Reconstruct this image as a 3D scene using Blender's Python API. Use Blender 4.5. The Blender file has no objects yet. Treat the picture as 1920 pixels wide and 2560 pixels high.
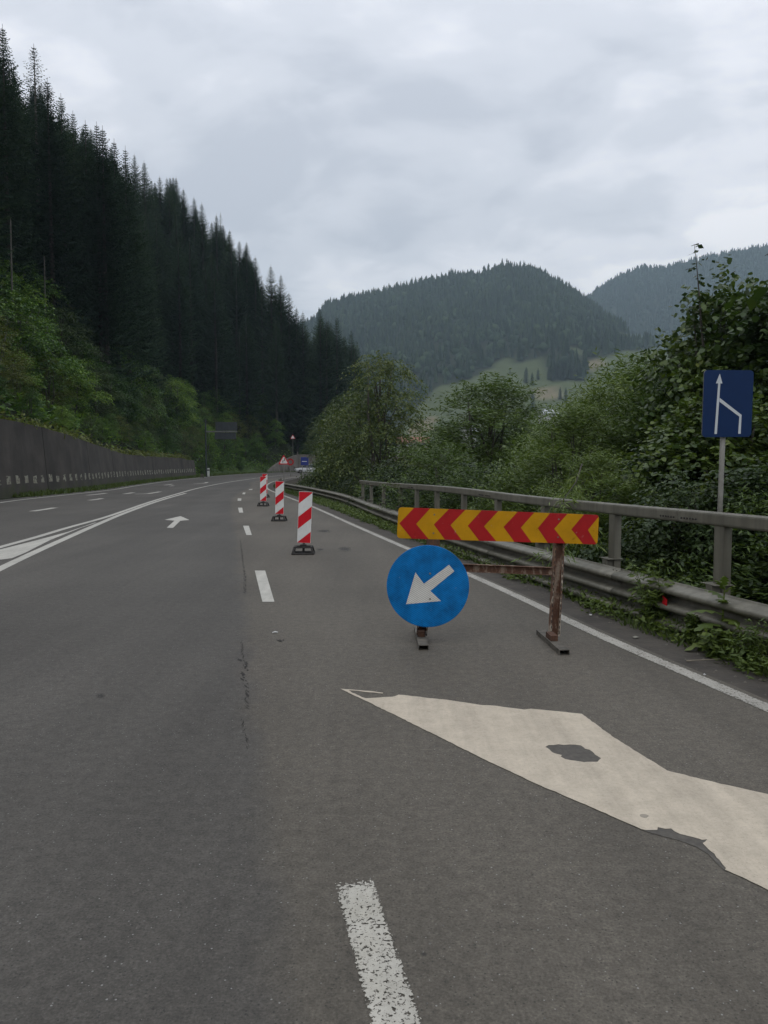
import bpy, math, random
import numpy as np
from mathutils import Vector, Matrix

# ------------------------------------------------------------------ camera, world, sun, exposure
sc = bpy.context.scene
COL = sc.collection
H = 1.65
F = 1950.0
PITCH = math.radians(3.58)
SP, CP = math.sin(PITCH), math.cos(PITCH)
cam_d = bpy.data.cameras.new('camera')
cam = bpy.data.objects.new('camera', cam_d)
COL.objects.link(cam)
cam.location = (0, 0, H)
cam.rotation_euler = (math.radians(90) - PITCH, 0, 0)
cam_d.sensor_fit = 'VERTICAL'
cam_d.sensor_height = 36.0
cam_d.lens = F / 2560 * 36.0
cam_d.clip_start = 0.05
cam_d.clip_end = 9000
sc.camera = cam

SUN_EL, SUN_AZ = math.radians(52), math.radians(205)
world = bpy.data.worlds.new('World')
sc.world = world
world.use_nodes = True
wn = world.node_tree
wn.nodes.clear()
def N(nt, t, **kw):
    n = nt.nodes.new(t)
    for k, v in kw.items():
        setattr(n, k, v)
    return n
def L(nt, a, b):
    nt.links.new(a, b)
def M_(nt, op, a, b=None, c=None):
    n = nt.nodes.new('ShaderNodeMath'); n.operation = op
    for i, v in enumerate((a, b, c)):
        if v is None: continue
        if isinstance(v, (int, float)): n.inputs[i].default_value = v
        else: nt.links.new(v, n.inputs[i])
    return n.outputs[0]
def ramp(nt, fac, stops, interp='LINEAR'):
    n = nt.nodes.new('ShaderNodeValToRGB'); n.color_ramp.interpolation = interp
    cr = n.color_ramp
    while len(cr.elements) > 1: cr.elements.remove(cr.elements[0])
    first = True
    for p, c in stops:
        if isinstance(c, (int, float)): c = (c, c, c)
        if first:
            e = cr.elements[0]; e.position = p; first = False
        else: e = cr.elements.new(p)
        e.color = (c[0], c[1], c[2], 1)
    nt.links.new(fac, n.inputs[0])
    return n.outputs[0]
def mixc(nt, fac, a, b, mode='MIX'):
    n = nt.nodes.new('ShaderNodeMix'); n.data_type = 'RGBA'; n.blend_type = mode
    for s, v in ((n.inputs[0], fac), (n.inputs[6], a), (n.inputs[7], b)):
        if isinstance(v, (int, float)): s.default_value = v
        elif isinstance(v, (tuple, list)): s.default_value = (v[0], v[1], v[2], 1)
        else: nt.links.new(v, s)
    return n.outputs[2]
def noise(nt, vec, scale, detail=3, rough=0.5, dist=0.0):
    n = nt.nodes.new('ShaderNodeTexNoise')
    n.inputs['Scale'].default_value = scale; n.inputs['Detail'].default_value = detail
    n.inputs['Roughness'].default_value = rough; n.inputs['Distortion'].default_value = dist
    if vec is not None: nt.links.new(vec, n.inputs['Vector'])
    return n.outputs['Fac']

bg = N(wn, 'ShaderNodeBackground'); bg.inputs[1].default_value = 0.1
wo = N(wn, 'ShaderNodeOutputWorld')
sky = N(wn, 'ShaderNodeTexSky', sky_type='NISHITA')
sky.sun_disc = False; sky.sun_elevation = SUN_EL; sky.sun_rotation = SUN_AZ
tc = N(wn, 'ShaderNodeTexCoord')
sep = N(wn, 'ShaderNodeSeparateXYZ'); L(wn, tc.outputs['Generated'], sep.inputs[0])
zc = M_(wn, 'MAXIMUM', sep.outputs[2], 0.0)
den = M_(wn, 'ADD', zc, 0.22)
cx = M_(wn, 'DIVIDE', sep.outputs[0], den); cy = M_(wn, 'DIVIDE', sep.outputs[1], den)
cmb = N(wn, 'ShaderNodeCombineXYZ'); L(wn, cx, cmb.inputs[0]); L(wn, cy, cmb.inputs[1])
mp = N(wn, 'ShaderNodeMapping'); mp.inputs['Rotation'].default_value = (0, 0, math.radians(28)); mp.inputs['Scale'].default_value = (1.05, 1.15, 1)
mp.inputs['Location'].default_value = (3.3, 1.7, 0)
L(wn, cmb.outputs[0], mp.inputs[0])
n1 = noise(wn, mp.outputs[0], 1.1, 5, 0.5, 0.5)
n2 = noise(wn, mp.outputs[0], 3.2, 5, 0.5, 0.35)
nn = M_(wn, 'ADD', M_(wn, 'MULTIPLY', n1, 0.62), M_(wn, 'MULTIPLY', n2, 0.38))
cloud = ramp(wn, nn, [(0.37, (5.8, 6.1, 6.85)), (0.46, (7.15, 7.4, 8.1)), (0.54, (8.9, 9.0, 9.6)), (0.60, (10.7, 10.6, 10.9))], 'EASE')
# an overcast sky is brighter towards the zenith
grad = M_(wn, 'ADD', M_(wn, 'MULTIPLY', zc, 0.50), 0.97)
gm = N(wn, 'ShaderNodeVectorMath', operation='SCALE'); L(wn, cloud, gm.inputs[0]); L(wn, grad, gm.inputs['Scale'])
wmix = mixc(wn, 0.95, sky.outputs[0], gm.outputs[0])
L(wn, wmix, bg.inputs[0]); L(wn, bg.outputs[0], wo.inputs[0])

sd = bpy.data.lights.new('sun', 'SUN'); sd.energy = 0.5; sd.angle = math.radians(30); sd.color = (1, 0.96, 0.9)
so = bpy.data.objects.new('sun', sd); COL.objects.link(so)
sdir = Vector((math.sin(SUN_AZ) * math.cos(SUN_EL), math.cos(SUN_AZ) * math.cos(SUN_EL), math.sin(SUN_EL)))
so.rotation_euler = sdir.to_track_quat('Z', 'Y').to_euler()

sc.view_settings.view_transform = 'Standard'; sc.view_settings.look = 'None'
sc.view_settings.exposure = 0.0; sc.view_settings.gamma = 1.0; sc.view_settings.use_curve_mapping = False
sc.render.engine = 'CYCLES'
sc.cycles.use_denoising = True
sc.cycles.max_bounces = 5; sc.cycles.diffuse_bounces = 3; sc.cycles.glossy_bounces = 2
sc.cycles.transmission_bounces = 3; sc.cycles.volume_bounces = 0; sc.cycles.transparent_max_bounces = 8
sc.cycles.caustics_reflective = False; sc.cycles.caustics_refractive = False

# ------------------------------------------------------------------ surveying: sight lines meeting the real ground or a real distance
def ray(px, py):
    u, v = (px - 960) / F, (py - 1280) / F
    return u, CP - v * SP, -SP - v * CP
def G(px, py, z=0.0):                      # where the sight line meets the plane at height z
    x, y, d = ray(px, py); t = (z - H) / d
    return (x * t, y * t)
def P(px, py, Y):                          # the point of the sight line at distance Y
    x, y, d = ray(px, py); t = Y / y
    return (x * t, Y, H + d * t)
def proj(x, y, z):                         # arrays
    a = y * CP - (z - H) * SP
    b = y * SP + (z - H) * CP
    return 960 + F * x / a, 1280 - F * b / a

def cat(pts, n):                           # smooth curve through points, n samples
    p = np.array(pts, float); m = len(p)
    d = np.r_[0, np.cumsum(np.linalg.norm(np.diff(p, axis=0), axis=1))]
    s = np.linspace(0, d[-1], n)
    out = np.zeros((n, p.shape[1]))
    tang = np.gradient(p, d, axis=0)
    i = np.clip(np.searchsorted(d, s, side='right') - 1, 0, m - 2)
    h = (d[i + 1] - d[i]); t = ((s - d[i]) / h)[:, None]; h = h[:, None]
    return (2*t**3-3*t**2+1)*p[i] + (t**3-2*t**2+t)*h*tang[i] + (-2*t**3+3*t**2)*p[i+1] + (t**3-t**2)*h*tang[i+1]

R_PTS = [(6.2, -12), (3.69, 0.0)] + [G(*q) for q in ((1920, 1771), (1500, 1589), (1300, 1494), (1175, 1438), (1008, 1367), (900, 1320), (779, 1266), (709, 1239), (672, 1224))] + \
        [(-9.6, 66), (-10.4, 80), (-10.3, 92), (-9.3, 108), (-6.3, 122), (-1, 132), (8, 137), (45, 139)]
C_UP = [(-3.0, -12), (-4.7, 0)] + [G(x / 2.37, 1150 + y / 2.37) for x, y in ((0, 517), (200, 462), (400, 402), (600, 347), (750, 297), (850, 262), (950, 230), (1050, 201), (1150, 173), (1300, 141), (1480, 113))] + \
       [(-14.1, 100), (-13.6, 114), (-11.0, 128), (-5, 138), (4, 143), (45, 146)]
C_LO = [(0.5, -12), (-2.6, 0)] + [G(x / 2.37, 1150 + y / 2.37) for x, y in ((0, 645), (200, 550), (400, 460), (570, 385), (700, 330), (800, 292), (900, 256), (1000, 225), (1100, 197))]
L_PTS = [(-7.6, -12), (-9.9, 0), (-12.2, 12), (-14.3, 24)] + [G(*q) for q in ((42, 1251), (160, 1238), (270, 1226), (338, 1215), (422, 1203), (506, 1194))] + \
        [(-21.2, 110), (-20, 130), (-15.2, 145), (-7, 151), (5, 154), (45, 156)]
def dash_mid(c): return np.mean([G(*q) for q in c], axis=0)
Rc, Cc, Lc = cat(R_PTS, 260), cat(C_UP, 260), cat(L_PTS, 260)
S_PTS = [(2.2, -12), (0.35, 0)] + [(G(px, py)[0] - 0.34, G(px, py)[1]) for px, py in ((990, 2550), (880, 2190), (671, 1504), (650, 1427), (619, 1326), (601, 1275), (598, 1249), (610, 1233))] + \
        [(-9.6, 56), (-11.4, 66), (-12.2, 80), (-12.1, 94), (-11.2, 110), (-8, 125), (-2, 135), (8, 140), (45, 142)]
Scv = cat(S_PTS, 260)

def dist_to(c, x, y):                      # distance and side (+ = left of travel) to a polyline
    x = np.asarray(x, float); y = np.asarray(y, float); shp = x.shape
    p = np.stack([x.ravel(), y.ravel()], 1)
    best = np.full(len(p), 1e9); side = np.zeros(len(p))
    cc = c[::3] if len(c) > 100 else c
    for i in range(len(cc) - 1):
        a, b = cc[i], cc[i + 1]; ab = b - a
        t = np.clip(((p - a) @ ab) / (ab @ ab), 0, 1)
        q = a + t[:, None] * ab; d = np.linalg.norm(p - q, axis=1)
        cr = ab[0] * (p[:, 1] - a[1]) - ab[1] * (p[:, 0] - a[0])
        m = d < best - 1e-9
        best[m] = d[m]; side[m] = np.sign(cr[m])
    return (best * side).reshape(shp)

rng = np.random.default_rng(7)
def vnoise(x, y, s, seed=0):
    x = np.asarray(x) / s; y = np.asarray(y) / s
    return (np.sin(x * 1.7 + seed) * np.cos(y * 1.3 + seed * 2) + np.sin(x * 0.9 - y * 1.1 + seed * 3.1) + 0.5 * np.sin(x * 3.1 + y * 2.3 + seed)) / 2.5

SIL = np.array([(-600, -560), (0, 60), (30, 150), (85, 190), (110, 215), (150, 270), (210, 305), (250, 330), (285, 365), (330, 415), (375, 480), (400, 450), (445, 455), (490, 500), (520, 560), (555, 545), (590, 600), (625, 615), (655, 700), (672, 720), (700, 720), (735, 760), (750, 805), (775, 815), (800, 785), (830, 790), (850, 840), (880, 830), (900, 880), (930, 960), (1000, 1060)], float)
def sil_elev(r):                           # highest allowed tree top, as slope above eye level, by bearing
    return (1158 - np.interp(960 + np.asarray(r) * F, SIL[:, 0], SIL[:, 1])) / F * 1.004

RIDA = np.array([(560, 900), (700, 830), (790, 800), (815, 765), (860, 750), (940, 735), (1000, 720), (1070, 703), (1130, 692), (1190, 690), (1225, 676), (1250, 666), (1300, 672), (1330, 676), (1370, 700), (1400, 715), (1430, 735), (1455, 752), (1520, 800), (1650, 870), (1900, 960), (2300, 1040)], float)
RIDB = np.array([(1100, 900), (1300, 830), (1455, 752), (1500, 715), (1560, 685), (1600, 672), (1650, 674), (1700, 660), (1750, 648), (1830, 634), (1920, 618), (2100, 600), (2500, 640)], float)
YA, YB = 1400.0, 2150.0
def ridge(x, y, R, Yr, y0, th, front=1.25):
    px = 960 + F * x / Yr
    top = H + (1158 - np.interp(px, R[:, 0], R[:, 1])) / F * Yr - th
    top = np.maximum(top, 0)
    t = np.clip((y - y0) / (Yr - y0), 0, 1)
    f = t ** front
    f = np.where(y > Yr, np.clip(1 - ((y - Yr) / 900) ** 1.5, 0.2, 1), f)
    return top * f
def terrain(x, y):
    x = np.asarray(x, float); y = np.asarray(y, float)
    dl = dist_to(Lc, x, y)                 # >0 : outside, left of the road
    dr = -dist_to(Rc, x, y)                # >0 : outside, right of the road
    z = np.full(x.shape, -0.03)
    out = (dl > 0) & (y < 700)
    d = np.clip(dl - 3.3, 0, None)
    wall = np.interp(y, [-20, 30, 40, 60, 92, 97], [4.1, 4.1, 3.6, 3.0, 2.0, 0.0])
    hill = np.where(dl > 3.3, wall - 0.1, -0.03) + np.where(dl > 3.5, 0.88 * d + 0.6 * vnoise(x, y, 9), 0)
    r = x / np.maximum(y, 8)
    cap = np.maximum(sil_elev(r) * np.maximum(y, 8) - 27.5, 2.0)
    cap = np.where(y > 330, np.minimum(cap, np.maximum(0, sil_elev(r) * 330 - 27) * np.clip((760 - y) / 430, 0, 1)), cap)
    hl = np.where(dl > 3.3, np.minimum(hill, wall + cap), hill)
    flat_r = np.clip(dr - 1.9, 0, None)
    low = -0.03 - 0.10 * np.clip(dr - 0.5, 0, 1.4) - np.minimum(flat_r * 0.42, 4.5) - 0.02 * np.minimum(flat_r, 30) + 0.25 * vnoise(x, y, 7, 2) * np.clip(flat_r / 6, 0, 1)
    low = np.where(y > 95, -0.03 - np.minimum(np.clip(dr - 1.5, 0, None) * 0.15, 3), low)
    z = np.where(out, hl, z)
    z = np.where(dr > 0.45, low, z)
    zA = ridge(x, y, RIDA, YA, 560, 13); zB = ridge(x, y, RIDB, YB, 1300, 14, 1.0)
    fm = np.maximum(zA, zB)
    # meadow shoulder on the lower slope
    fm = fm + 10 * vnoise(x, y, 130, 5) * np.clip((y - 620) / 300, 0, 1) * np.clip((YA - 60 - y) / 200, 0, 1)
    fm = fm + (9 * vnoise(x, y, 75, 8) + 5 * vnoise(x, y, 33, 2)) * np.clip((y - 850) / 200, 0, 1) * np.clip((YA - 40 - y) / 160, 0, 1)
    # rising valley meadow seen between the two roadside trees
    fm = fm + 16 * np.exp(-((x - 25) / 70) ** 2 - ((y - 560) / 130) ** 2)
    return z + np.where(y > 200, fm, 0)
def tz(x, y): return float(terrain(np.array([x]), np.array([y]))[0])

# land cover of the far slopes: True = meadow
MEADOWS = [[(1050, 1010), (1100, 965), (1170, 950), (1235, 915), (1255, 890), (1300, 905), (1360, 895), (1365, 925), (1390, 950), (1460, 955), (1490, 900), (1560, 880), (1650, 870), (1700, 900), (1760, 1000), (1700, 1080), (1420, 1060), (1390, 1030), (1300, 1100), (1000, 1120), (1010, 1070)],
           [(1540, 828), (1575, 838), (1612, 842), (1606, 872), (1575, 862), (1548, 858)],
           [(1430, 868), (1450, 868), (1452, 885), (1432, 882)]]
TANF = [[(1318, 985), (1345, 966), (1380, 968), (1400, 985), (1392, 1000), (1330, 1005)], [(1015, 1080), (1050, 1050), (1095, 1040), (1080, 1075), (1040, 1095)], [(1450, 905), (1500, 898), (1520, 915), (1470, 935)]]
def inpoly(px, py, poly):
    ins = np.zeros(px.shape, bool); n = len(poly); j = n - 1
    for i in range(n):
        xi, yi = poly[i]; xj, yj = poly[j]
        c = ((yi > py) != (yj > py)) & (px < (xj - xi) * (py - yi) / (yj - yi + 1e-9) + xi)
        ins ^= c; j = i
    return ins
def cover(x, y, z):                        # 0 forest floor, 1 meadow, 2 mown field
    px, py = proj(x, y, z)
    c = np.zeros(x.shape)
    for m in MEADOWS: c[inpoly(px, py, m)] = 1
    for m in TANF: c[inpoly(px, py, m)] = 2
    c[y < 200] = 0
    return c

# ------------------------------------------------------------------ mesh helpers
def mesh_from(name, V, Fc, smooth=False, mats=(), mi=None):
    V = np.asarray(V, np.float32).reshape(-1, 3)
    me = bpy.data.meshes.new(name)
    if isinstance(Fc, np.ndarray) and Fc.ndim == 2:
        nf, k = Fc.shape
        me.vertices.add(len(V)); me.vertices.foreach_set('co', V.ravel())
        me.loops.add(nf * k); me.loops.foreach_set('vertex_index', Fc.astype(np.int32).ravel())
        me.polygons.add(nf); me.polygons.foreach_set('loop_start', np.arange(0, nf * k, k, dtype=np.int32))
    else:
        me.from_pydata([tuple(map(float, v)) for v in V], [], [tuple(map(int, f)) for f in Fc])
    for m in mats: me.materials.append(m)
    if mi is not None: me.polygons.foreach_set('material_index', np.asarray(mi, np.int32))
    if smooth: me.polygons.foreach_set('use_smooth', np.ones(len(me.polygons), bool))
    me.update(calc_edges=True)
    return me
def link(name, me, parent=None, loc=None):
    o = bpy.data.objects.new(name, me); COL.objects.link(o)
    if parent is not None: o.parent = parent
    if loc is not None: o.location = loc
    return o
def tag(o, label=None, cat_=None, group=None, kind=None):
    if label: o['label'] = label
    if cat_: o['category'] = cat_
    if group: o['group'] = group
    if kind: o['kind'] = kind
    return o
def thing(name, label, cat_, loc=(0, 0, 0), rz=0, group=None):
    o = bpy.data.objects.new(name, None); COL.objects.link(o)
    o.location = loc; o.rotation_euler = (0, 0, rz); o.empty_display_size = 0.2
    return tag(o, label, cat_, group)
def copy_tree(src, loc, rz=0, s=(1, 1, 1), label=None, group=None):
    r = src.copy(); COL.objects.link(r); r.location = loc; r.rotation_euler = (0, 0, rz); r.scale = s
    if label: r['label'] = label
    if group: r['group'] = group
    for ch in list(src.children):
        c = ch.copy(); COL.objects.link(c); c.parent = r
        for g in list(ch.children):
            d = g.copy(); COL.objects.link(d); d.parent = c
    return r
class MB:
    def __init__(s): s.v = []; s.f = []; s.m = []
    def add(s, V, Fc, m=0):
        o = len(s.v); s.v += [tuple(map(float, q)) for q in V]; s.f += [tuple(int(i) + o for i in f) for f in Fc]; s.m += [m] * len(Fc); return s
    def box(s, a, b, m=0, bev=0.0):
        (x0, y0, z0), (x1, y1, z1) = a, b
        if bev <= 0:
            V = [(x0,y0,z0),(x1,y0,z0),(x1,y1,z0),(x0,y1,z0),(x0,y0,z1),(x1,y0,z1),(x1,y1,z1),(x0,y1,z1)]
            return s.add(V, [(0,3,2,1),(4,5,6,7),(0,1,5,4),(1,2,6,5),(2,3,7,6),(3,0,4,7)], m)
        e = bev
        ring = [(x0+e,y0),(x1-e,y0),(x1,y0+e),(x1,y1-e),(x1-e,y1),(x0+e,y1),(x0,y1-e),(x0,y0+e)]
        rin = [(x0+e,y0+e*.9),(x1-e,y0+e*.9),(x1-e*.9,y0+e),(x1-e*.9,y1-e),(x1-e,y1-e*.9),(x0+e,y1-e*.9),(x0+e*.9,y1-e),(x0+e*.9,y0+e)]
        V = [(p[0],p[1],z0) for p in rin] + [(p[0],p[1],z0+e) for p in ring] + [(p[0],p[1],z1-e) for p in ring] + [(p[0],p[1],z1) for p in rin]
        Fc = [tuple(range(7,-1,-1)), tuple(range(24,32))]
        for k in range(3):
            for i in range(8):
                j = (i+1) % 8; Fc.append((k*8+i, k*8+j, k*8+8+j, k*8+8+i))
        return s.add(V, Fc, m)
    def tube(s, pts, rad, n=8, m=0, cap=True):
        pts = [Vector(p) for p in pts]; rad = rad if hasattr(rad, '__len__') else [rad] * len(pts)
        V = []; up = Vector((0, 0, 1))
        for i, p in enumerate(pts):
            t = (pts[min(i+1, len(pts)-1)] - pts[max(i-1, 0)]).normalized()
            a = t.cross(up if abs(t.z) < 0.9 else Vector((0, 1, 0))).normalized(); b = t.cross(a).normalized()
            for k in range(n):
                q = 2 * math.pi * k / n
                V.append(p + (a * math.cos(q) + b * math.sin(q)) * rad[i])
        Fc = []
        for i in range(len(pts) - 1):
            for k in range(n):
                j = (k + 1) % n; Fc.append((i*n+k, i*n+j, (i+1)*n+j, (i+1)*n+k))
        if cap: Fc += [tuple(range(n-1, -1, -1)), tuple(range((len(pts)-1)*n, len(pts)*n))]
        return s.add(V, Fc, m)
    def sweep(s, prof, frames, m=0, closed=True):    # prof: (a, z); frames: (pos, side vector)
        V = []; k = len(prof)
        for p, sd_ in frames:
            for a, z in prof: V.append((p[0] + sd_[0] * a, p[1] + sd_[1] * a, p[2] + z))
        Fc = []
        for i in range(len(frames) - 1):
            for j in range(k if closed else k - 1):
                jj = (j + 1) % k
                Fc.append((i*k+j, i*k+jj, (i+1)*k+jj, (i+1)*k+j))
        if closed: Fc += [tuple(range(k-1, -1, -1)), tuple(range((len(frames)-1)*k, len(frames)*k))]
        return s.add(V, Fc, m)
    def prism(s, poly, z0, z1, m=0, top_m=None):     # poly in xy
        n = len(poly); V = [(x, y, z0) for x, y in poly] + [(x, y, z1) for x, y in poly]
        s.add(V, [tuple(range(n-1, -1, -1))] + [(i, (i+1) % n, n+(i+1) % n, n+i) for i in range(n)], m)
        s.add([(x, y, z1) for x, y in poly], [tuple(range(n))], m if top_m is None else top_m); return s
    def build(s, name, mats, parent=None, smooth=False, xf=None):
        V = s.v
        if xf is not None: V = [tuple(xf @ Vector(v)) for v in V]
        return link(name, mesh_from(name, V, s.f, smooth, mats if isinstance(mats, (list, tuple)) else [mats], s.m), parent)

# ------------------------------------------------------------------ materials
MATS = {}
def new_mat(name):
    m = bpy.data.materials.new(name); m.use_nodes = True; nt = m.node_tree
    b = nt.nodes['Principled BSDF']; o = nt.nodes['Material Output']
    MATS[name] = m
    return m, nt, b, o
def pos(nt):
    return N(nt, 'ShaderNodeNewGeometry').outputs['Position']
def objc(nt):
    return N(nt, 'ShaderNodeTexCoord').outputs['Object']
def bump(nt, b, h, st, d=0.01):
    n = N(nt, 'ShaderNodeBump'); n.inputs['Strength'].default_value = st; n.inputs['Distance'].default_value = d
    L(nt, h, n.inputs['Height']); L(nt, n.outputs[0], b.inputs['Normal'])
def plain(name, c1, c2, scale=6, rough=0.6, metal=0.0, detail=5, bmp=0.15, bd=0.004, lo=0.35, hi=0.7, world_=False):
    m, nt, b, o = new_mat(name)
    v = pos(nt) if world_ else objc(nt)
    n = noise(nt, v, scale, detail, 0.6)
    L(nt, ramp(nt, n, [(lo, c1), (hi, c2)]), b.inputs['Base Color'])
    b.inputs['Roughness'].default_value = rough; b.inputs['Metallic'].default_value = metal
    if bmp: bump(nt, b, noise(nt, v, scale * 6, 3), bmp, bd)
    return m

def leaf_mat(name, stops, trans=0.3, rough=0.45, sc_=0.35, spec=0.35):
    m, nt, b, o = new_mat(name)
    g = N(nt, 'ShaderNodeNewGeometry')
    oi = N(nt, 'ShaderNodeObjectInfo')
    big = noise(nt, g.outputs['Position'], sc_, 2)
    f = M_(nt, 'ADD', M_(nt, 'MULTIPLY', g.outputs['Random Per Island'], 0.42), M_(nt, 'MULTIPLY', big, 0.5))
    f = M_(nt, 'ADD', f, M_(nt, 'MULTIPLY', M_(nt, 'SUBTRACT', oi.outputs['Random'], 0.5), 0.45))
    c = ramp(nt, f, stops)
    L(nt, c, b.inputs['Base Color']); b.inputs['Roughness'].default_value = rough
    b.inputs['Specular IOR Level'].default_value = spec
    tr = N(nt, 'ShaderNodeBsdfTranslucent')
    cc = mixc(nt, 1.0, c, (1.25, 1.3, 0.55), 'MULTIPLY'); L(nt, cc, tr.inputs[0])
    mx = N(nt, 'ShaderNodeMixShader'); mx.inputs[0].default_value = trans
    L(nt, b.outputs[0], mx.inputs[1]); L(nt, tr.outputs[0], mx.inputs[2]); L(nt, mx.outputs[0], o.inputs[0])
    return m
m_spruce = leaf_mat('spruce_needles', [(0.15, (0.019, 0.039, 0.023)), (0.5, (0.036, 0.068, 0.039)), (0.9, (0.072, 0.111, 0.055))], 0.15, 0.7, 0.12, 0.1)
m_leaf_a = leaf_mat('hazel_leaves', [(0.2, (0.0200, 0.0480, 0.0120)), (0.42, (0.0520, 0.1180, 0.0200)), (0.62, (0.1140, 0.2080, 0.0296)), (0.9, (0.2290, 0.3150, 0.0456))], 0.3)
m_leaf_b = leaf_mat('alder_leaves', [(0.1, (0.0266, 0.0484, 0.0141)), (0.5, (0.0601, 0.0915, 0.0246)), (0.9, (0.1350, 0.1610, 0.0429))], 0.3)
m_leaf_olive = leaf_mat('olive_shrub_leaves', [(0.1, (0.057, 0.072, 0.018)), (0.5, (0.097, 0.118, 0.025)), (0.9, (0.157, 0.179, 0.043))], 0.3)
m_willow = leaf_mat('willow_leaves', [(0.1, (0.0444, 0.0774, 0.0169)), (0.5, (0.0936, 0.1434, 0.0324)), (0.9, (0.1764, 0.2244, 0.0570))], 0.3)
m_maple = leaf_mat('maple_leaves', [(0.1, (0.0209, 0.0416, 0.0136)), (0.5, (0.0409, 0.0723, 0.0190)), (0.85, (0.0914, 0.1326, 0.0238)), (0.95, (0.1295, 0.1436, 0.0252)), (0.98, (0.2589, 0.1105, 0.0252))], 0.28, 0.4, 0.8)
m_bankshade = leaf_mat('bank_shade_leaves', [(0.1, (0.0121, 0.0252, 0.0092)), (0.5, (0.0242, 0.0446, 0.0144)), (0.9, (0.0500, 0.0806, 0.0213))], 0.2, 0.5, 0.8)  # bush leaves darkened so their colour carries the shade behind the guardrail
m_weed = leaf_mat('weed_leaves', [(0.1, (0.0472, 0.0759, 0.0167)), (0.5, (0.0883, 0.1320, 0.0255)), (0.9, (0.1609, 0.2024, 0.0422))], 0.3, 0.5, 2.0)
m_grass = leaf_mat('grass_blades', [(0.1, (0.0350, 0.0550, 0.0128)), (0.5, (0.0620, 0.0950, 0.0208)), (0.85, (0.1000, 0.1300, 0.0320)), (1.0, (0.2000, 0.1900, 0.0720))], 0.25, 0.6, 1.2)
m_farwood = leaf_mat('far_forest', [(0.1, (0.012, 0.022, 0.014)), (0.5, (0.024, 0.042, 0.022)), (0.9, (0.055, 0.080, 0.032))], 0.0, 0.8, 0.012, 0.05)
m_bark = plain('bark', (0.035, 0.030, 0.024), (0.11, 0.10, 0.085), 5, 0.9, bmp=0.4, bd=0.02)
m_bark_pale = plain('pale_spruce_bark', (0.06, 0.055, 0.045), (0.14, 0.13, 0.11), 2, 0.9)

# asphalt
def asphalt(name, warm, cool, split):
    m, nt, b, o = new_mat(name)
    p = pos(nt)
    uv = N(nt, 'ShaderNodeUVMap'); uv.uv_map = 'lane'
    su = N(nt, 'ShaderNodeSeparateXYZ'); L(nt, uv.outputs[0], su.inputs[0])
    u = su.outputs[0]
    wob = M_(nt, 'MULTIPLY', M_(nt, 'SUBTRACT', noise(nt, p, 1.6, 4), 0.5), 0.10)
    side = ramp(nt, M_(nt, 'ADD', u, wob), [(0.0, 0), (1.0, 1)])
    n = N(nt, 'ShaderNodeMapRange'); n.inputs[1].default_value = 0.985; n.inputs[2].default_value = 1.03; L(nt, M_(nt, 'ADD', u, wob), n.inputs[0])
    base = mixc(nt, n.outputs[0] if split else 1.0, cool, warm)
    # patches and lengthwise streaks
    big = noise(nt, p, 0.22, 4, 0.55)
    base = mixc(nt, 1.0, base, ramp(nt, big, [(0.32, 0.82), (0.68, 1.14)]), 'MULTIPLY')
    mpn = N(nt, 'ShaderNodeMapping'); mpn.inputs['Rotation'].default_value = (0, 0, math.radians(-13)); mpn.inputs['Scale'].default_value = (2.2, 0.10, 1); L(nt, p, mpn.inputs[0])
    base = mixc(nt, 1.0, base, ramp(nt, noise(nt, mpn.outputs[0], 1.0, 4, 0.6), [(0.3, 0.90), (0.7, 1.09)]), 'MULTIPLY')
    mid = noise(nt, p, 14, 4, 0.65)
    base = mixc(nt, 1.0, base, ramp(nt, mid, [(0.3, 0.80), (0.7, 1.17)]), 'MULTIPLY')
    base = mixc(nt, 1.0, base, ramp(nt, noise(nt, p, 38, 4, 0.7), [(0.3, 0.78), (0.7, 1.22)]), 'MULTIPLY')
    fine = noise(nt, p, 95, 3, 0.7)
    base = mixc(nt, 1.0, base, ramp(nt, fine, [(0.28, 0.55), (0.5, 0.98), (0.62, 1.15), (0.74, 1.75)]), 'MULTIPLY')
    trk = M_(nt, 'COSINE', M_(nt, 'MULTIPLY', M_(nt, 'ADD', u, M_(nt, 'MULTIPLY', wob, 2.0)), 12.566))
    base = mixc(nt, 1.0, base, ramp(nt, M_(nt, 'ADD', M_(nt, 'MULTIPLY', trk, 0.5), 0.5), [(0.0, 1.05), (1.0, 0.95)]), 'MULTIPLY')
    vo = N(nt, 'ShaderNodeTexVoronoi'); vo.inputs['Scale'].default_value = 75; L(nt, p, vo.inputs['Vector'])
    vs = N(nt, 'ShaderNodeSeparateXYZ'); L(nt, vo.outputs['Color'], vs.inputs[0])
    pick = M_(nt, 'MULTIPLY', M_(nt, 'GREATER_THAN', vs.outputs[0], 0.87), M_(nt, 'LESS_THAN', vo.outputs['Distance'], M_(nt, 'MULTIPLY', vs.outputs[1], 0.30)))
    base = mixc(nt, M_(nt, 'MULTIPLY', pick, 0.62), base, (0.32, 0.315, 0.30))
    pitk = M_(nt, 'MULTIPLY', M_(nt, 'GREATER_THAN', vs.outputs[2], 0.93), M_(nt, 'LESS_THAN', vo.outputs['Distance'], 0.26))
    base = mixc(nt, M_(nt, 'MULTIPLY', pitk, 0.6), base, (0.02, 0.02, 0.019))
    L(nt, base, b.inputs['Base Color'])
    b.inputs['Roughness'].default_value = 0.78; b.inputs['Specular IOR Level'].default_value = 0.35
    bump(nt, b, noise(nt, p, 110, 3, 0.7), 0.5, 0.006)
    return m
m_asphalt = asphalt('asphalt', (0.102, 0.091, 0.073), (0.081, 0.075, 0.065), True)
m_patch = plain('tar_patch', (0.056, 0.050, 0.041), (0.092, 0.083, 0.069), 30, 0.7, world_=True, bmp=0.3)
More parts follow.
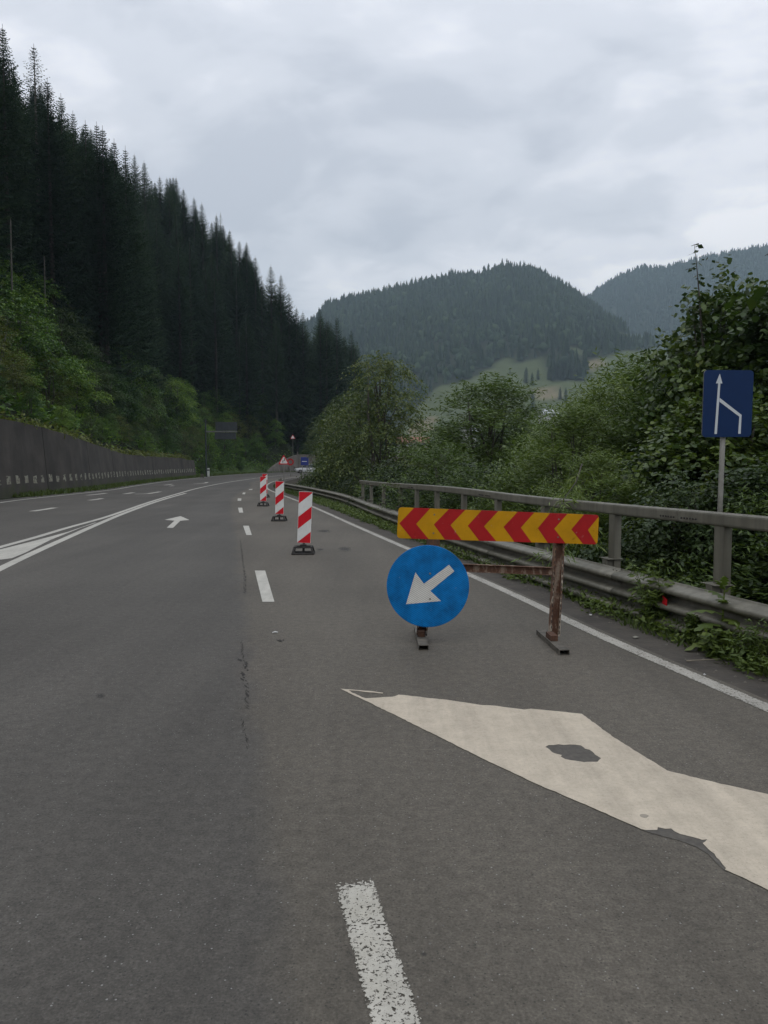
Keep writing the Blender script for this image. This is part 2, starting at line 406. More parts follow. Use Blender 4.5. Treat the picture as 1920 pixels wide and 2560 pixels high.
def soft_patch():
    m, nt, b, o = new_mat('faded_tar_stain')
    p = pos(nt); 
    b.inputs['Base Color'].default_value = (0.04, 0.038, 0.035, 1); b.inputs['Roughness'].default_value = 0.7
    uv = N(nt, 'ShaderNodeUVMap'); uv.uv_map = 'rim'
    su = N(nt, 'ShaderNodeSeparateXYZ'); L(nt, uv.outputs[0], su.inputs[0])
    a = M_(nt, 'ADD', su.outputs[0], M_(nt, 'MULTIPLY', M_(nt, 'SUBTRACT', noise(nt, p, 5, 5, 0.65), 0.5), 1.5))
    mr = N(nt, 'ShaderNodeMapRange'); mr.inputs[1].default_value = 0.25; mr.inputs[2].default_value = 0.8; mr.inputs[4].default_value = 0.55; L(nt, a, mr.inputs[0])
    L(nt, mr.outputs[0], b.inputs['Alpha'])
    return m
m_stain = soft_patch()

def paint(name, col, col2, worn, scale=60, speck=0.0):
    m, nt, b, o = new_mat(name)
    p = pos(nt)
    c = ramp(nt, noise(nt, p, 7, 5, 0.6), [(0.3, col2), (0.65, col)])
    c = mixc(nt, 1.0, c, ramp(nt, noise(nt, p, 45, 4, 0.7), [(0.3, 0.86), (0.6, 1.0)]), 'MULTIPLY')
    if speck:
        vo = N(nt, 'ShaderNodeTexVoronoi'); vo.inputs['Scale'].default_value = 9; L(nt, p, vo.inputs['Vector'])
        vs = N(nt, 'ShaderNodeSeparateXYZ'); L(nt, vo.outputs['Color'], vs.inputs[0])
        k = M_(nt, 'MULTIPLY', M_(nt, 'GREATER_THAN', vs.outputs[0], 0.86), M_(nt, 'LESS_THAN', vo.outputs['Distance'], M_(nt, 'MULTIPLY', vs.outputs[1], 0.2)))
        c = mixc(nt, M_(nt, 'MULTIPLY', k, speck), c, (0.12, 0.11, 0.09))
    mq = N(nt, 'ShaderNodeMapping'); mq.inputs['Rotation'].default_value = (0, 0, math.radians(-13)); mq.inputs['Scale'].default_value = (5, 0.5, 1); L(nt, p, mq.inputs[0])
    c = mixc(nt, 1.0, c, ramp(nt, noise(nt, mq.outputs[0], 1.3, 5, 0.65), [(0.3, 0.80), (0.6, 1.03)]), 'MULTIPLY')
    c = mixc(nt, 1.0, c, ramp(nt, noise(nt, p, 150, 2, 0.7), [(0.27, 0.62), (0.40, 1.0)]), 'MULTIPLY')
    L(nt, c, b.inputs['Base Color']); b.inputs['Roughness'].default_value = 0.65
    if worn is not None:
        w = noise(nt, p, scale, 4, 0.62, 0.4)
        sp = M_(nt, 'SUBTRACT', w, M_(nt, 'MULTIPLY', M_(nt, 'SUBTRACT', noise(nt, p, 1.3, 3), 0.5), 0.22))
        uv = N(nt, 'ShaderNodeUVMap'); uv.uv_map = 'rim'
        su = N(nt, 'ShaderNodeSeparateXYZ'); L(nt, uv.outputs[0], su.inputs[0])
        sp = M_(nt, 'ADD', sp, M_(nt, 'MULTIPLY', su.outputs[0], 0.30))
        mr = N(nt, 'ShaderNodeMapRange'); mr.inputs[1].default_value = worn - 0.015; mr.inputs[2].default_value = worn + 0.015; mr.inputs[3].default_value = 1; mr.inputs[4].default_value = 0
        L(nt, sp, mr.inputs[0]); L(nt, mr.outputs[0], b.inputs['Alpha'])
    bump(nt, b, noise(nt, p, 110, 3, 0.7), 0.3, 0.004)
    return m
m_paint = paint('road_paint', (0.50, 0.485, 0.43), (0.42, 0.405, 0.355), None)
m_paint_worn = paint('worn_road_paint', (0.47, 0.45, 0.39), (0.40, 0.38, 0.32), 0.565, 78)
m_paint_edge = paint('edge_line_paint', (0.43, 0.41, 0.36), (0.34, 0.325, 0.28), 0.585, 60)
m_paint_cream = paint('cream_arrow_paint', (0.54, 0.47, 0.365), (0.45, 0.39, 0.30), None, speck=0.6)
m_dirt = plain('verge_soil', (0.040, 0.035, 0.029), (0.072, 0.063, 0.051), 3, 0.95, world_=True, bmp=0.5, bd=0.02)

# metal of the barrier
def galv():
    m, nt, b, o = new_mat('dull_galvanised_steel')
    p = pos(nt)
    c = ramp(nt, noise(nt, p, 2.3, 6, 0.65), [(0.3, (0.135, 0.128, 0.100)), (0.7, (0.205, 0.195, 0.158))])
    mpn = N(nt, 'ShaderNodeMapping'); mpn.inputs['Scale'].default_value = (9, 9, 0.9); L(nt, p, mpn.inputs[0])
    c = mixc(nt, 1.0, c, ramp(nt, noise(nt, mpn.outputs[0], 1.5, 4, 0.6), [(0.3, 0.72), (0.62, 1.05)]), 'MULTIPLY')
    L(nt, c, b.inputs['Base Color']); b.inputs['Roughness'].default_value = 0.5; b.inputs['Metallic'].default_value = 0.25
    bump(nt, b, noise(nt, p, 30, 3), 0.08, 0.004)
    return m
m_galv = galv()
def rusty(name, c_lo, c_hi):
    m, nt, b, o = new_mat(name)
    p = pos(nt)
    mpn = N(nt, 'ShaderNodeMapping'); mpn.inputs['Scale'].default_value = (5, 5, 1.6); L(nt, p, mpn.inputs[0])
    f = noise(nt, mpn.outputs[0], 3.0, 6, 0.68)
    c = ramp(nt, f, [(0.35, c_lo), (0.5, (0.105, 0.045, 0.022)), (0.6, c_hi), (0.75, (0.24, 0.20, 0.16))])
    c = mixc(nt, 1.0, c, ramp(nt, noise(nt, p, 60, 3, 0.7), [(0.3, 0.7), (0.7, 1.2)]), 'MULTIPLY')
    L(nt, c, b.inputs['Base Color']); b.inputs['Roughness'].default_value = 0.8
    bump(nt, b, f, 0.3, 0.004)
    return m
m_rust = rusty('rusty_steel', (0.075, 0.038, 0.024), (0.25, 0.185, 0.135))
m_rust_pale = rusty('flaking_cream_paint_on_rust', (0.19, 0.12, 0.075), (0.38, 0.33, 0.26))
m_scrap_p = plain('pale_slot', (0.30, 0.29, 0.26), (0.42, 0.41, 0.38), 30, .8, bmp=0)
m_dark_steel = rusty('dark_rusty_steel', (0.012, 0.011, 0.010), (0.045, 0.036, 0.030))
m_foot = plain('dirty_steel_foot', (0.05, 0.045, 0.036), (0.15, 0.135, 0.11), 12, 0.75, 0.1)
m_hole = plain('hole_shadow_steel', (0.02, 0.018, 0.016), (0.03, 0.026, 0.022), 20, 0.9, bmp=0)
def foil(name, c, dirt=0.8, stripes=False, rough=0.42, scratch=True):
    m, nt, b, o = new_mat(name)
    v = objc(nt)
    col = mixc(nt, 1.0, c, ramp(nt, noise(nt, v, 6, 6, 0.65), [(0.3, dirt), (0.6, 1.0)]), 'MULTIPLY')
    if scratch:
        k = noise(nt, v, 22, 5, 0.75)
        col = mixc(nt, ramp(nt, k, [(0.645, 0.0), (0.70, 0.40)]), col, (0.35, 0.33, 0.30))
        k2 = noise(nt, v, 15, 6, 0.7)
        col = mixc(nt, ramp(nt, k2, [(0.30, 0.6), (0.38, 0.0)]), col, (c[0]*0.3, c[1]*0.3, c[2]*0.35))
    if stripes:
        mpn = N(nt, 'ShaderNodeMapping'); mpn.inputs['Rotation'].default_value = (0, math.radians(31), 0); L(nt, v, mpn.inputs[0])
        wv = N(nt, 'ShaderNodeTexWave'); wv.bands_direction = 'Z'; wv.inputs['Scale'].default_value = 21; wv.inputs['Distortion'].default_value = 0.15; L(nt, mpn.outputs[0], wv.inputs[0])
        col = mixc(nt, 1.0, col, ramp(nt, wv.outputs['Fac'], [(0.05, 0.52), (0.35, 1.0)]), 'MULTIPLY')
    L(nt, col, b.inputs['Base Color']); b.inputs['Roughness'].default_value = rough; b.inputs['Specular IOR Level'].default_value = 0.18
    return m
m_yellow = foil('amber_sheeting', (0.50, 0.25, 0.003)); m_red = foil('red_sheeting', (0.36, 0.012, 0.014))
m_red_b = foil('signal_red_sheeting', (0.56, 0.012, 0.022), 0.85, scratch=False); m_white = foil('white_sheeting', (0.68, 0.685, 0.66), 0.85, scratch=False)
m_blue = foil('ribbed_blue_sheeting', (0.001, 0.175, 0.50), 0.5, True); m_white_r = foil('ribbed_white_sheeting', (0.66, 0.65, 0.60), 0.8, True)
m_navy = foil('dark_blue_sheeting', (0.0025, 0.021, 0.080), 0.9, scratch=False); m_greywhite = foil('pale_sign_print', (0.52, 0.55, 0.56), 0.95, scratch=False)
m_signback = plain('grey_aluminium', (0.14, 0.14, 0.135), (0.22, 0.22, 0.21), 3, 0.5, 0.4)
m_sign_dark = plain('dark_aluminium', (0.03, 0.036, 0.04), (0.05, 0.058, 0.065), 2, 0.6, 0.2)
m_rubber = plain('black_rubber', (0.014, 0.013, 0.012), (0.035, 0.032, 0.029), 10, 0.8)
m_post_grey = plain('painted_grey_post', (0.14, 0.135, 0.115), (0.20, 0.195, 0.17), 8, 0.6)
m_black = plain('black_print', (0.012, 0.012, 0.012), (0.016, 0.016, 0.016), 4, 0.5, bmp=0)
def concrete(name, a, b_, streak=0.6):
    m, nt, b, o = new_mat(name)
    p = pos(nt)
    c = ramp(nt, noise(nt, p, 0.7, 6, 0.6), [(0.3, a), (0.7, b_)])
    mpn = N(nt, 'ShaderNodeMapping'); mpn.inputs['Scale'].default_value = (0.55, 0.55, 0.10); L(nt, p, mpn.inputs[0])
    c = mixc(nt, 1.0, c, ramp(nt, noise(nt, mpn.outputs[0], 1.4, 5, 0.65), [(0.32, streak), (0.65, 1.15)]), 'MULTIPLY')
    sp = N(nt, 'ShaderNodeSeparateXYZ'); L(nt, p, sp.inputs[0])
    # moss creeping up from the foot of the wall
    mz = M_(nt, 'ADD', M_(nt, 'MULTIPLY', sp.outputs[2], -0.9), M_(nt, 'MULTIPLY', noise(nt, p, 1.6, 5), 1.6))
    c = mixc(nt, ramp(nt, mz, [(0.3, 0.0), (0.75, 0.75)]), c, (0.045, 0.05, 0.02))
    L(nt, c, b.inputs['Base Color']); b.inputs['Roughness'].default_value = 0.9
    bump(nt, b, noise(nt, p, 12, 5), 0.3, 0.02)
    return m
m_wall = concrete('weathered_concrete', (0.034, 0.029, 0.024), (0.070, 0.061, 0.051), 0.62)
m_wall2 = concrete('pale_concrete', (0.095, 0.085, 0.075), (0.15, 0.135, 0.118), 0.7)
m_wallpaint = paint('flaking_wall_paint', (0.32, 0.31, 0.24), (0.18, 0.17, 0.12), 0.55, 5)

# ground with land cover
def ground_mat():
    m, nt, b, o = new_mat('ground')
    p = pos(nt)
    at = N(nt, 'ShaderNodeVertexColor'); at.layer_name = 'cover'
    f = noise(nt, p, 0.03, 6, 0.65)
    f2 = noise(nt, p, 1.2, 5, 0.6)
    c = mixc(nt, 1.0, at.outputs[0], ramp(nt, f, [(0.3, 0.78), (0.7, 1.22)]), 'MULTIPLY')
    c = mixc(nt, 1.0, c, ramp(nt, f2, [(0.3, 0.75), (0.7, 1.2)]), 'MULTIPLY')
    L(nt, c, b.inputs['Base Color']); b.inputs['Roughness'].default_value = 0.95; b.inputs['Specular IOR Level'].default_value = 0.1
    bump(nt, b, f2, 0.5, 0.1)
    return m
m_ground = ground_mat()

# ------------------------------------------------------------------ GROUND sheet
def axis(segs):
    out = []
    for a, b, st in segs: out += list(np.arange(a, b, st))
    out.append(segs[-1][1]); return np.array(out, float)
gx = axis([(-3200, -1200, 200), (-1200, -300, 60), (-300, -100, 10), (-100, -40, 3), (-40, -24, 1.0), (-24, 10, 0.8), (10, 40, 1.5), (40, 120, 6), (120, 1500, 14), (1500, 3400, 130)])
gy = axis([(-400, -40, 40), (-40, -6, 4), (-6, 60, 1.2), (60, 170, 1.6), (170, 340, 5), (340, 700, 9), (700, 2300, 13), (2300, 3800, 150)])
XX, YY = np.meshgrid(gx, gy)
ZZ = terrain(XX, YY)
# the carriageway itself lies above the sheet
nx, ny = len(gx), len(gy)
idx = np.arange(nx * ny).reshape(ny, nx)
Fq = np.stack([idx[:-1, :-1], idx[:-1, 1:], idx[1:, 1:], idx[1:, :-1]], -1).reshape(-1, 4)
gme = mesh_from('ground', np.stack([XX, YY, ZZ], -1).reshape(-1, 3), Fq, True, [m_ground])
cv = cover(XX, YY, ZZ)
colr = np.zeros((ny, nx, 4), np.float32); colr[..., 3] = 1
colr[..., :3] = (0.022, 0.028, 0.014)
colr[cv == 1] = (0.080, 0.098, 0.045, 1); colr[cv == 2] = (0.165, 0.14, 0.085, 1)
drr = -dist_to(Rc, XX, YY)
mm = (drr > 0) & (YY < 640) & (YY > 60) & (cv == 0); colr[mm] = (0.065, 0.085, 0.036, 1)
mm = (drr > -3) & (drr < 3.0) & (YY < 100); colr[mm] = (0.048, 0.042, 0.032, 1)
dll = dist_to(Lc, XX, YY)
mm = (dll > -1) & (dll < 5.5) & (YY > 84) & (YY < 170); colr[mm] = (0.045, 0.07, 0.022, 1)
ca = gme.color_attributes.new('cover', 'FLOAT_COLOR', 'POINT'); ca.data.foreach_set('color', colr.ravel())
ground = tag(link('ground', gme), kind='structure')

# ------------------------------------------------------------------ ROAD with lane coordinates
def offset_curve(c, d):
    t = np.gradient(c, axis=0); t /= np.linalg.norm(t, axis=1)[:, None] + 1e-9
    return c + np.stack([t[:, 1], -t[:, 0]], 1) * d
def road_strip():
    n = 260
    cols = [(offset_curve(Lc, -0.95), -1.12), (Lc, -1.0), (Cc, 0.0), (Scv, 1.0), (Rc, 2.0), (offset_curve(Rc, 0.13), 2.05)]
    V = []; UV = []
    for k, (c, u) in enumerate(cols):
        for i in range(n): V.append((c[i, 0], c[i, 1], 0.0)); UV.append((u, i * 0.1))
    Fc = []
    for k in range(len(cols) - 1):
        for i in range(n - 1):
            a = k * n + i; Fc.append((a, a + n, a + n + 1, a + 1))
    me = mesh_from('road', V, np.array(Fc), False, [m_asphalt])
    uvl = me.uv_layers.new(name='lane')
    li = np.zeros(len(me.loops), np.int32); me.loops.foreach_get('vertex_index', li)
    uvl.data.foreach_set('uv', np.array(UV, np.float32)[li].ravel())
    return me
tag(link('road', road_strip()), kind='structure')

nsh = len(Rc); V = []; offs_ = [0.10, 0.35, 0.62, 1.0]; sj = np.random.default_rng(4)
for k_, o_ in enumerate(offs_):
    c_ = offset_curve(Rc, o_)
    for i in range(nsh): V.append((c_[i, 0] + (sj.uniform(-.05, .05) if k_ == 3 else 0), c_[i, 1], (-0.004, -0.010, -0.016, -0.05)[k_]))
tag(link('shoulder', mesh_from('shoulder', V, np.array([(k * nsh + i, (k + 1) * nsh + i, (k + 1) * nsh + i + 1, k * nsh + i + 1) for k in range(3) for i in range(nsh - 1)]), False, [m_dirt])), kind='structure')

# painted markings: sheets 4 mm above the road
def with_rim(me, vals):
    uvl = me.uv_layers.new(name='rim'); li = np.zeros(len(me.loops), np.int32); me.loops.foreach_get('vertex_index', li)
    v = np.asarray(vals, np.float32)[li]; uvl.data.foreach_set('uv', np.stack([v, v * 0], 1).ravel())
def line_strip(name, pts, w, mat, label, z=0.004, n=None, rim_end=False, cat_='road marking'):
    c = cat(pts, n or max(3, len(pts) * 6)) if len(pts) > 2 else np.linspace(np.array(pts[0], float), np.array(pts[1], float), n or 12)
    k = len(c); V = []; r = []
    for q, rv in ((-.54, .55), (-.44, 0.0), (0, -.06), (.44, 0.0), (.54, .55)):
        a = offset_curve(c, w * q); V += [(p[0], p[1], z) for p in a]; e = np.full(k, rv)
        if rim_end: e[-1] = 1.4; e[-2] = .45
        r.append(e)
    me = mesh_from(name, V, np.array([(q * k + i, (q + 1) * k + i, (q + 1) * k + i + 1, q * k + i + 1) for q in range(4) for i in range(k - 1)]), False, [mat])
    with_rim(me, np.concatenate(r))
    return tag(link(name, me), kind='structure', label=label)
def poly_mark(name, pix, mat, label, z=0.004, holes=None):
    pts = [G(*q) for q in pix]
    me = mesh_from(name, [(x, y, z) for x, y in pts], [tuple(range(len(pts)))], False, [mat])
    if me.polygons[0].normal.z < 0: me.flip_normals()
    with_rim(me, np.zeros(len(pts)))
    return tag(link(name, me), kind='structure', label=label)
def z1(x, y): return (x / 2.37, 1150 + y / 2.37)

line_strip('edge_line', [tuple(q) for q in Rc[4:236]], 0.13, m_paint_edge, 'worn white edge line along the guardrail', n=400)
line_strip('edge_line', [tuple(q) for q in Lc[4:256]], 0.15, m_paint, 'white edge line below the retaining wall', n=300)
line_strip('centre_line', [tuple(q) for q in C_UP], 0.15, m_paint, 'farther of the two solid centre lines', n=300)
line_strip('centre_line', [tuple(q) for q in C_LO], 0.16, m_paint, 'nearer of the two solid centre lines', z=0.0041, n=160)
poly_mark('painted_wedge', [z1(*q) for q in ((-60, 545), (0, 531), (200, 481), (400, 427), (560, 372), (575, 371), (480, 402), (300, 474), (150, 550), (70, 583), (0, 592), (-60, 600))], m_paint, 'white painted wedge between the two centre lines')
poly_mark('arrow_marking', [z1(*q) for q in ((988, 402), (1025, 403), (1068, 361), (1122, 356), (1070, 333), (975, 355), (1034, 360))], m_paint, 'white straight-ahead arrow painted on the open lane')
d1 = G(880, 2190), G(990, 2556)
dv = np.array(d1[1]) - np.array(d1[0])
line_strip('lane_dash', [tuple(np.array(d1[0]) + dv * 1.9), tuple(d1[0])], 0.142, m_paint_worn, 'mottled white lane dash running off the bottom of the picture', n=30, rim_end=True)
for q, lb in ((((637, 1427), (663, 1427), (686, 1505), (656, 1505)), 'white lane dash level with the round blue sign'),
              (((607.6, 1314.6), (622, 1314.6), (629.5, 1337.8), (616, 1337.8)), 'white lane dash beside the nearest striped beacon'),
              (((595, 1269.4), (605.5, 1269.4), (608, 1281.6), (598, 1281.6)), 'short white lane dash near the middle beacons'),
              (((594.5, 1246), (603.5, 1246), (603, 1252), (594, 1252)), 'tiny white lane dash before the farthest beacons'),
              (((607.6, 1231.4), (614, 1231.4), (612, 1235.7), (605.5, 1235.7)), 'tiny slanting lane dash beside the farthest beacon'),
              (((624, 1222.8), (632, 1222.4), (630, 1225), (621, 1225)), 'faint lane dash just before the bend')):
    poly_mark('lane_dash', q, m_paint, lb)
for pts, lb in ((((190, 304), (260, 294), (325, 283)), 'thin white lane dash farthest to the left'), (((515, 209), (570, 204), (630, 197)), 'upper stroke of a worn arrow on the far lane'),
            (((530, 239), (570, 234), (605, 228)), 'lower stroke of a worn arrow on the far lane'), (((735, 201), (760, 198), (790, 193)), 'short stroke beside the long white arrow stroke'),
            (((800, 202), (870, 200), (900, 196), (950, 188)), 'long white arrow stroke on the opposite lane'), (((975, 149), (1000, 146), (1020, 143)), 'small dash high on the opposite lane'),
            (((1005, 155), (1016, 154), (1028, 152)), 'tiny stroke under the small opposite dash'), (((1150, 141), (1190, 139), (1230, 132)), 'faint arrow stroke near the bend')):
    line_strip('lane_stroke', [G(*z1(*q)) for q in pts], 0.24, m_paint, lb)
# cream merge arrow, with its worn corners cut out of the outline, and its hole
arrow = [(2300, 2081), (1920, 1987), (1800, 1961), (1668, 1928), (1602, 1887), (1536, 1846), (1455, 1786), (1400, 1780), (1360, 1776), (1327, 1773), (1310, 1775), (1270, 1770), (1232, 1765), (1205, 1764), (1160, 1757), (1110, 1750), (1067, 1746), (1050, 1743), (996, 1738), (990, 1741), (982, 1743), (960, 1744), (935, 1746), (915, 1747), (905, 1744),
         (893, 1738), (880, 1733), (872, 1727), (893, 1728), (915, 1731), (945, 1734), (957, 1735), (958, 1733), (930, 1729), (890, 1726), (851, 1723), (868, 1731), (885, 1740), (897, 1745), (908, 1750), (1000, 1795), (1097, 1843), (1205, 1897), (1340, 1961), (1475, 2018), (1540, 2047), (1603, 2075),
         (1615, 2077), (1643, 2077), (1645, 2070), (1662, 2074), (1678, 2073), (1686, 2080), (1700, 2087), (1730, 2094), (1748, 2099), (1756, 2102), (1768, 2100), (1762, 2106), (1757, 2110), (1768, 2122), (1774, 2128), (1786, 2136), (1792, 2146), (1800, 2154), (1806, 2163), (1815, 2172), (1812, 2176), (1860, 2197), (1920, 2227), (2320, 2415)]
hole = [(1364, 1869), (1372, 1864), (1384, 1864), (1396, 1862), (1410, 1864), (1425, 1863), (1436, 1863), (1452, 1865), (1458, 1869), (1463, 1873), (1474, 1876), (1484, 1884), (1492, 1891), (1503, 1897), (1496, 1903), (1494, 1906), (1478, 1906), (1460, 1907), (1442, 1904), (1425, 1902), (1412, 1899), (1402, 1893), (1404, 1889), (1390, 1886), (1378, 1880), (1374, 1876)]
rj = random.Random(3)
def ragged(pix, amp, step=.03):
    g0 = [G(*q) for q in pix]; out = []
    for i, a in enumerate(g0):
        b = g0[(i + 1) % len(g0)]; d = math.hypot(b[0] - a[0], b[1] - a[1]); m = max(1, min(60, int(d / step)))
        for q in range(m):
            f = q / m; k = amp * (0.35 if q == 0 else 1); out.append((a[0] + (b[0] - a[0]) * f + rj.uniform(-k, k), a[1] + (b[1] - a[1]) * f + rj.uniform(-k, k)))
    return out
arrow_g = ragged(arrow, .0035)
import bmesh
def poly_hole(name, outer, inner, z, mat):
    bm = bmesh.new()
    es = []
    for loop in (outer, inner):
        vs = [bm.verts.new((x, y, z)) for x, y in loop]
        es += [bm.edges.new((vs[i], vs[(i + 1) % len(vs)])) for i in range(len(vs))]
    bmesh.ops.triangle_fill(bm, edges=es, use_beauty=True, use_dissolve=False)
    bmesh.ops.recalc_face_normals(bm, faces=bm.faces)
    if sum(f.normal.z for f in bm.faces) < 0: bmesh.ops.reverse_faces(bm, faces=bm.faces)
    me = bpy.data.meshes.new(name); bm.to_mesh(me); bm.free(); me.materials.append(mat); return me
tag(link('merge_arrow_marking', poly_hole('merge_arrow_marking', arrow_g, ragged(hole, .004, .02), 0.004, m_paint_cream)), kind='structure', label='large cream merge arrow with a bare hole and a worn edge')
def blob(name, pix, mat, label, z=0.003, soft=False):
    pts = [G(*q) for q in pix]; c = np.mean(pts, axis=0)
    V = [(c[0], c[1], z)] + [(x, y, z) for x, y in pts]; n = len(pts)
    me = mesh_from(name, V, np.array([(0, 1 + (i + 1) % n, 1 + i) for i in range(n)]), False, [mat])
    if me.polygons[0].normal.z < 0: me.flip_normals()
    with_rim(me, np.r_[1.0, np.zeros(n)])
    return tag(link(name, me), kind='structure', label=label)
blob('bare_patch', [(1350, 1855), (1500, 1855), (1520, 1905), (1480, 1915), (1360, 1890)], m_patch, 'dark asphalt showing through the hole in the cream arrow', 0.0024)
link_p = poly_mark('bare_patch', [(1590, 2064), (1625, 2058), (1660, 2060), (1700, 2066), (1750, 2078), (1785, 2098), (1812, 2130), (1832, 2168), (1838, 2186), (1812, 2178), (1793, 2160), (1770, 2136), (1740, 2118), (1700, 2103), (1650, 2090), (1612, 2079)], m_patch, 'dark worn strip along the lower edge of the cream arrow', 0.0024)
def ell(cx, cy, rx, ry, n=14): return [(cx + rx * math.cos(2*math.pi*i/n), cy + ry * math.sin(2*math.pi*i/n)) for i in range(n)]
for e, lb in (((810, 1328, 26, 6), 'long faint tar stain behind the nearest beacon'), ((862, 1373, 26, 9), 'dark tar stain between the nearest beacon and the edge line'), ((800, 1374, 14, 4), 'small faint stain right of the nearest beacon base'),
              ((252, 1740, 20, 9), 'oval dark oil spot alone on the left lane'), ((1060, 2387, 12, 8), 'small black spot right of the mottled dash')):
    blob('tar_stain', ell(*e), m_stain, lb, 0.003)
# lengthwise crack along the paving seam: a broken chain of thin dark slivers
mb = MB(); rc = random.Random(11)
for (pa, pb, wd) in (((601, 1352), (609, 1420), 0.018), ((610, 1425), (613, 1482), 0.03), ((603, 1600), (610, 1665), 0.012), ((606, 1650), (613, 1700), 0.05), ((613, 1690), (618, 1745), 0.022), ((616, 1745), (619, 1775), 0.012), ((604, 1795), (622, 1880), 0.01), ((700, 1600), (704, 1603), 0.05)):
    a, b = np.array(G(*pa)), np.array(G(*pb)); n = max(4, int(np.linalg.norm(b - a) / 0.05))
    for i in range(n):
        if rc.random() < 0.16: continue
        p = a + (b - a) * (i + rc.random()) / n; l = rc.uniform(0.02, 0.07); w = wd * rc.uniform(0.15, 0.5); q = rc.uniform(-0.35, 0.35)
        d = (b - a) / np.linalg.norm(b - a); d = np.array([d[0] * math.cos(q) - d[1] * math.sin(q), d[0] * math.sin(q) + d[1] * math.cos(q)]); s = np.array([-d[1], d[0]])
        p = p + s * rc.uniform(-1, 1) * wd * 0.6
        mb.add([(*(p - d * l), 0.0025), (*(p + s * w), 0.0025), (*(p + d * l), 0.0025), (*(p - s * w * .7), 0.0025)], [(0, 3, 2, 1)])
tag(mb.build('seam_crack', m_hole), kind='stuff', label='ragged dark crack along the paving seam', cat_='crack')

# ------------------------------------------------------------------ retaining wall on the left
wy = np.linspace(0, 93, 400)
Lw = offset_curve(Lc, -1.75)
wall_pts = cat([tuple(q) for q in Lw if 2 < q[1] < 96], 300)
wd = np.r_[0, np.cumsum(np.linalg.norm(np.diff(wall_pts, axis=0), axis=1))]
TOPPX = np.array([(-900, 900), (-300, 1000), (0, 1043), (18, 1045), (72, 1056), (127, 1069), (181, 1085), (235, 1105), (300, 1128), (324, 1136), (400, 1142), (463, 1145), (480, 1150)], float)
def wall_top(p):
    px = 960 + F * p[0] / p[1] if p[1] > 4 else -900
    px = max(px, -900)
    py = np.interp(px, TOPPX[:, 0], TOPPX[:, 1])
    z = P(px, py, p[1])[2] if px > -890 else 4.4
    return min(max(z, 1.7), 4.6)
wall = thing('retaining_wall', 'tall dark weathered concrete retaining wall below the forested slope', 'wall')
def wat(s):
    i = np.clip(np.searchsorted(wd, s) - 1, 0, len(wd) - 2); t = (s - wd[i]) / (wd[i+1] - wd[i]); p = wall_pts[i] * (1 - t) + wall_pts[i+1] * t
    d = wall_pts[i+1] - wall_pts[i]; d /= np.linalg.norm(d); return p, d
s0 = 1.0; total = wd[-1] - 0.3; k = 0; LEN = 7.9
while s0 < total - 1:
    s1 = min(s0 + LEN, total); mb = MB(); ss = np.linspace(s0 + 0.03, s1 - 0.03, 5); V = []
    for s in ss:
        p, d = wat(s); nr = np.array([-d[1], d[0]])       # away from the road
        zt = wall_top(p)
        for a, z in ((0.0, -0.3), (0.32, zt), (0.36, zt + 0.0), (0.75, zt), (0.9, -0.3)):
            V.append((p[0] + nr[0] * a, p[1] + nr[1] * a, z))
    Fc = []
    for i in range(4):
        for j in range(5): Fc.append((i*5+j, i*5+(j+1) % 5, (i+1)*5+(j+1) % 5, (i+1)*5+j))
    Fc += [(4, 3, 2, 1, 0), (20, 21, 22, 23, 24)]
    mb.add(V, Fc); mb.build('wall_panel', m_wall, wall); s0 = s1; k += 1
# row of flaking white painted squares
i = 0; s = 4.0
while s < total - 1:
    p, d = wat(s); p2, _ = wat(s + 0.42); nr = np.array([-d[1], d[0]]); z0, z1_ = (0.62, 1.02)
    j = rc.uniform(-.02, .02)
    def wpt(p, z): a = 0.32 * (z + 0.3) / (wall_top(p) + 0.3) - 0.006; return (p[0] + nr[0] * a, p[1] + nr[1] * a, z)
    p2, _ = wat(s + rc.uniform(.34, .5)); j2 = rc.uniform(-.08, .05)
    V = [wpt(p, z0 + j), wpt(p2, z0 + j + j2 * .5), wpt(p2, z1_ + j), wpt(p, z1_ + j + j2)]
    me = mesh_from('painted_square', V, [(0, 1, 2, 3)], False, [m_wallpaint]); with_rim(me, [0] * 4)
    link('painted_square', me, wall); s += 1.02
# sliver of verge ditch between road and wall handled by the ground sheet

# pale wall on the outside of the far bend
fw = thing('bend_wall', 'pale concrete wall on the outside of the far bend, behind the triangular sign', 'wall')
ob = offset_curve(Lc, -1.6)
bp = [tuple(q) for q in ob if q[1] > 137 and q[0] < 22]
bp = cat(bp, 60)
seg = 6
for k in range(0, 54, seg):
    V = []; 
    for i in range(k, k + seg + 1):
        d = bp[min(i + 1, 59)] - bp[max(i - 1, 0)]; d = d / np.linalg.norm(d); nr = np.array([-d[1], d[0]])
        if i in (k,): pass
        h = 3.3 * min(1, (i + 0.3) / 12.0) ** 0.8
        q = bp[i] + d * (0.03 if i == k else (-0.03 if i == k + seg else 0))
        for a, z in ((0, -0.3), (0.3, h), (0.7, h), (0.8, -0.3)): V.append((q[0] + nr[0] * a, q[1] + nr[1] * a, z))
    Fc = []
    for i in range(seg):
        for j in range(4): Fc.append((i*4+j, i*4+(j+1) % 4, (i+1)*4+(j+1) % 4, (i+1)*4+j))
    Fc += [(3, 2, 1, 0), (seg*4, seg*4+1, seg*4+2, seg*4+3)]
    MB().add(V, Fc).build('wall_panel', m_wall2, fw)
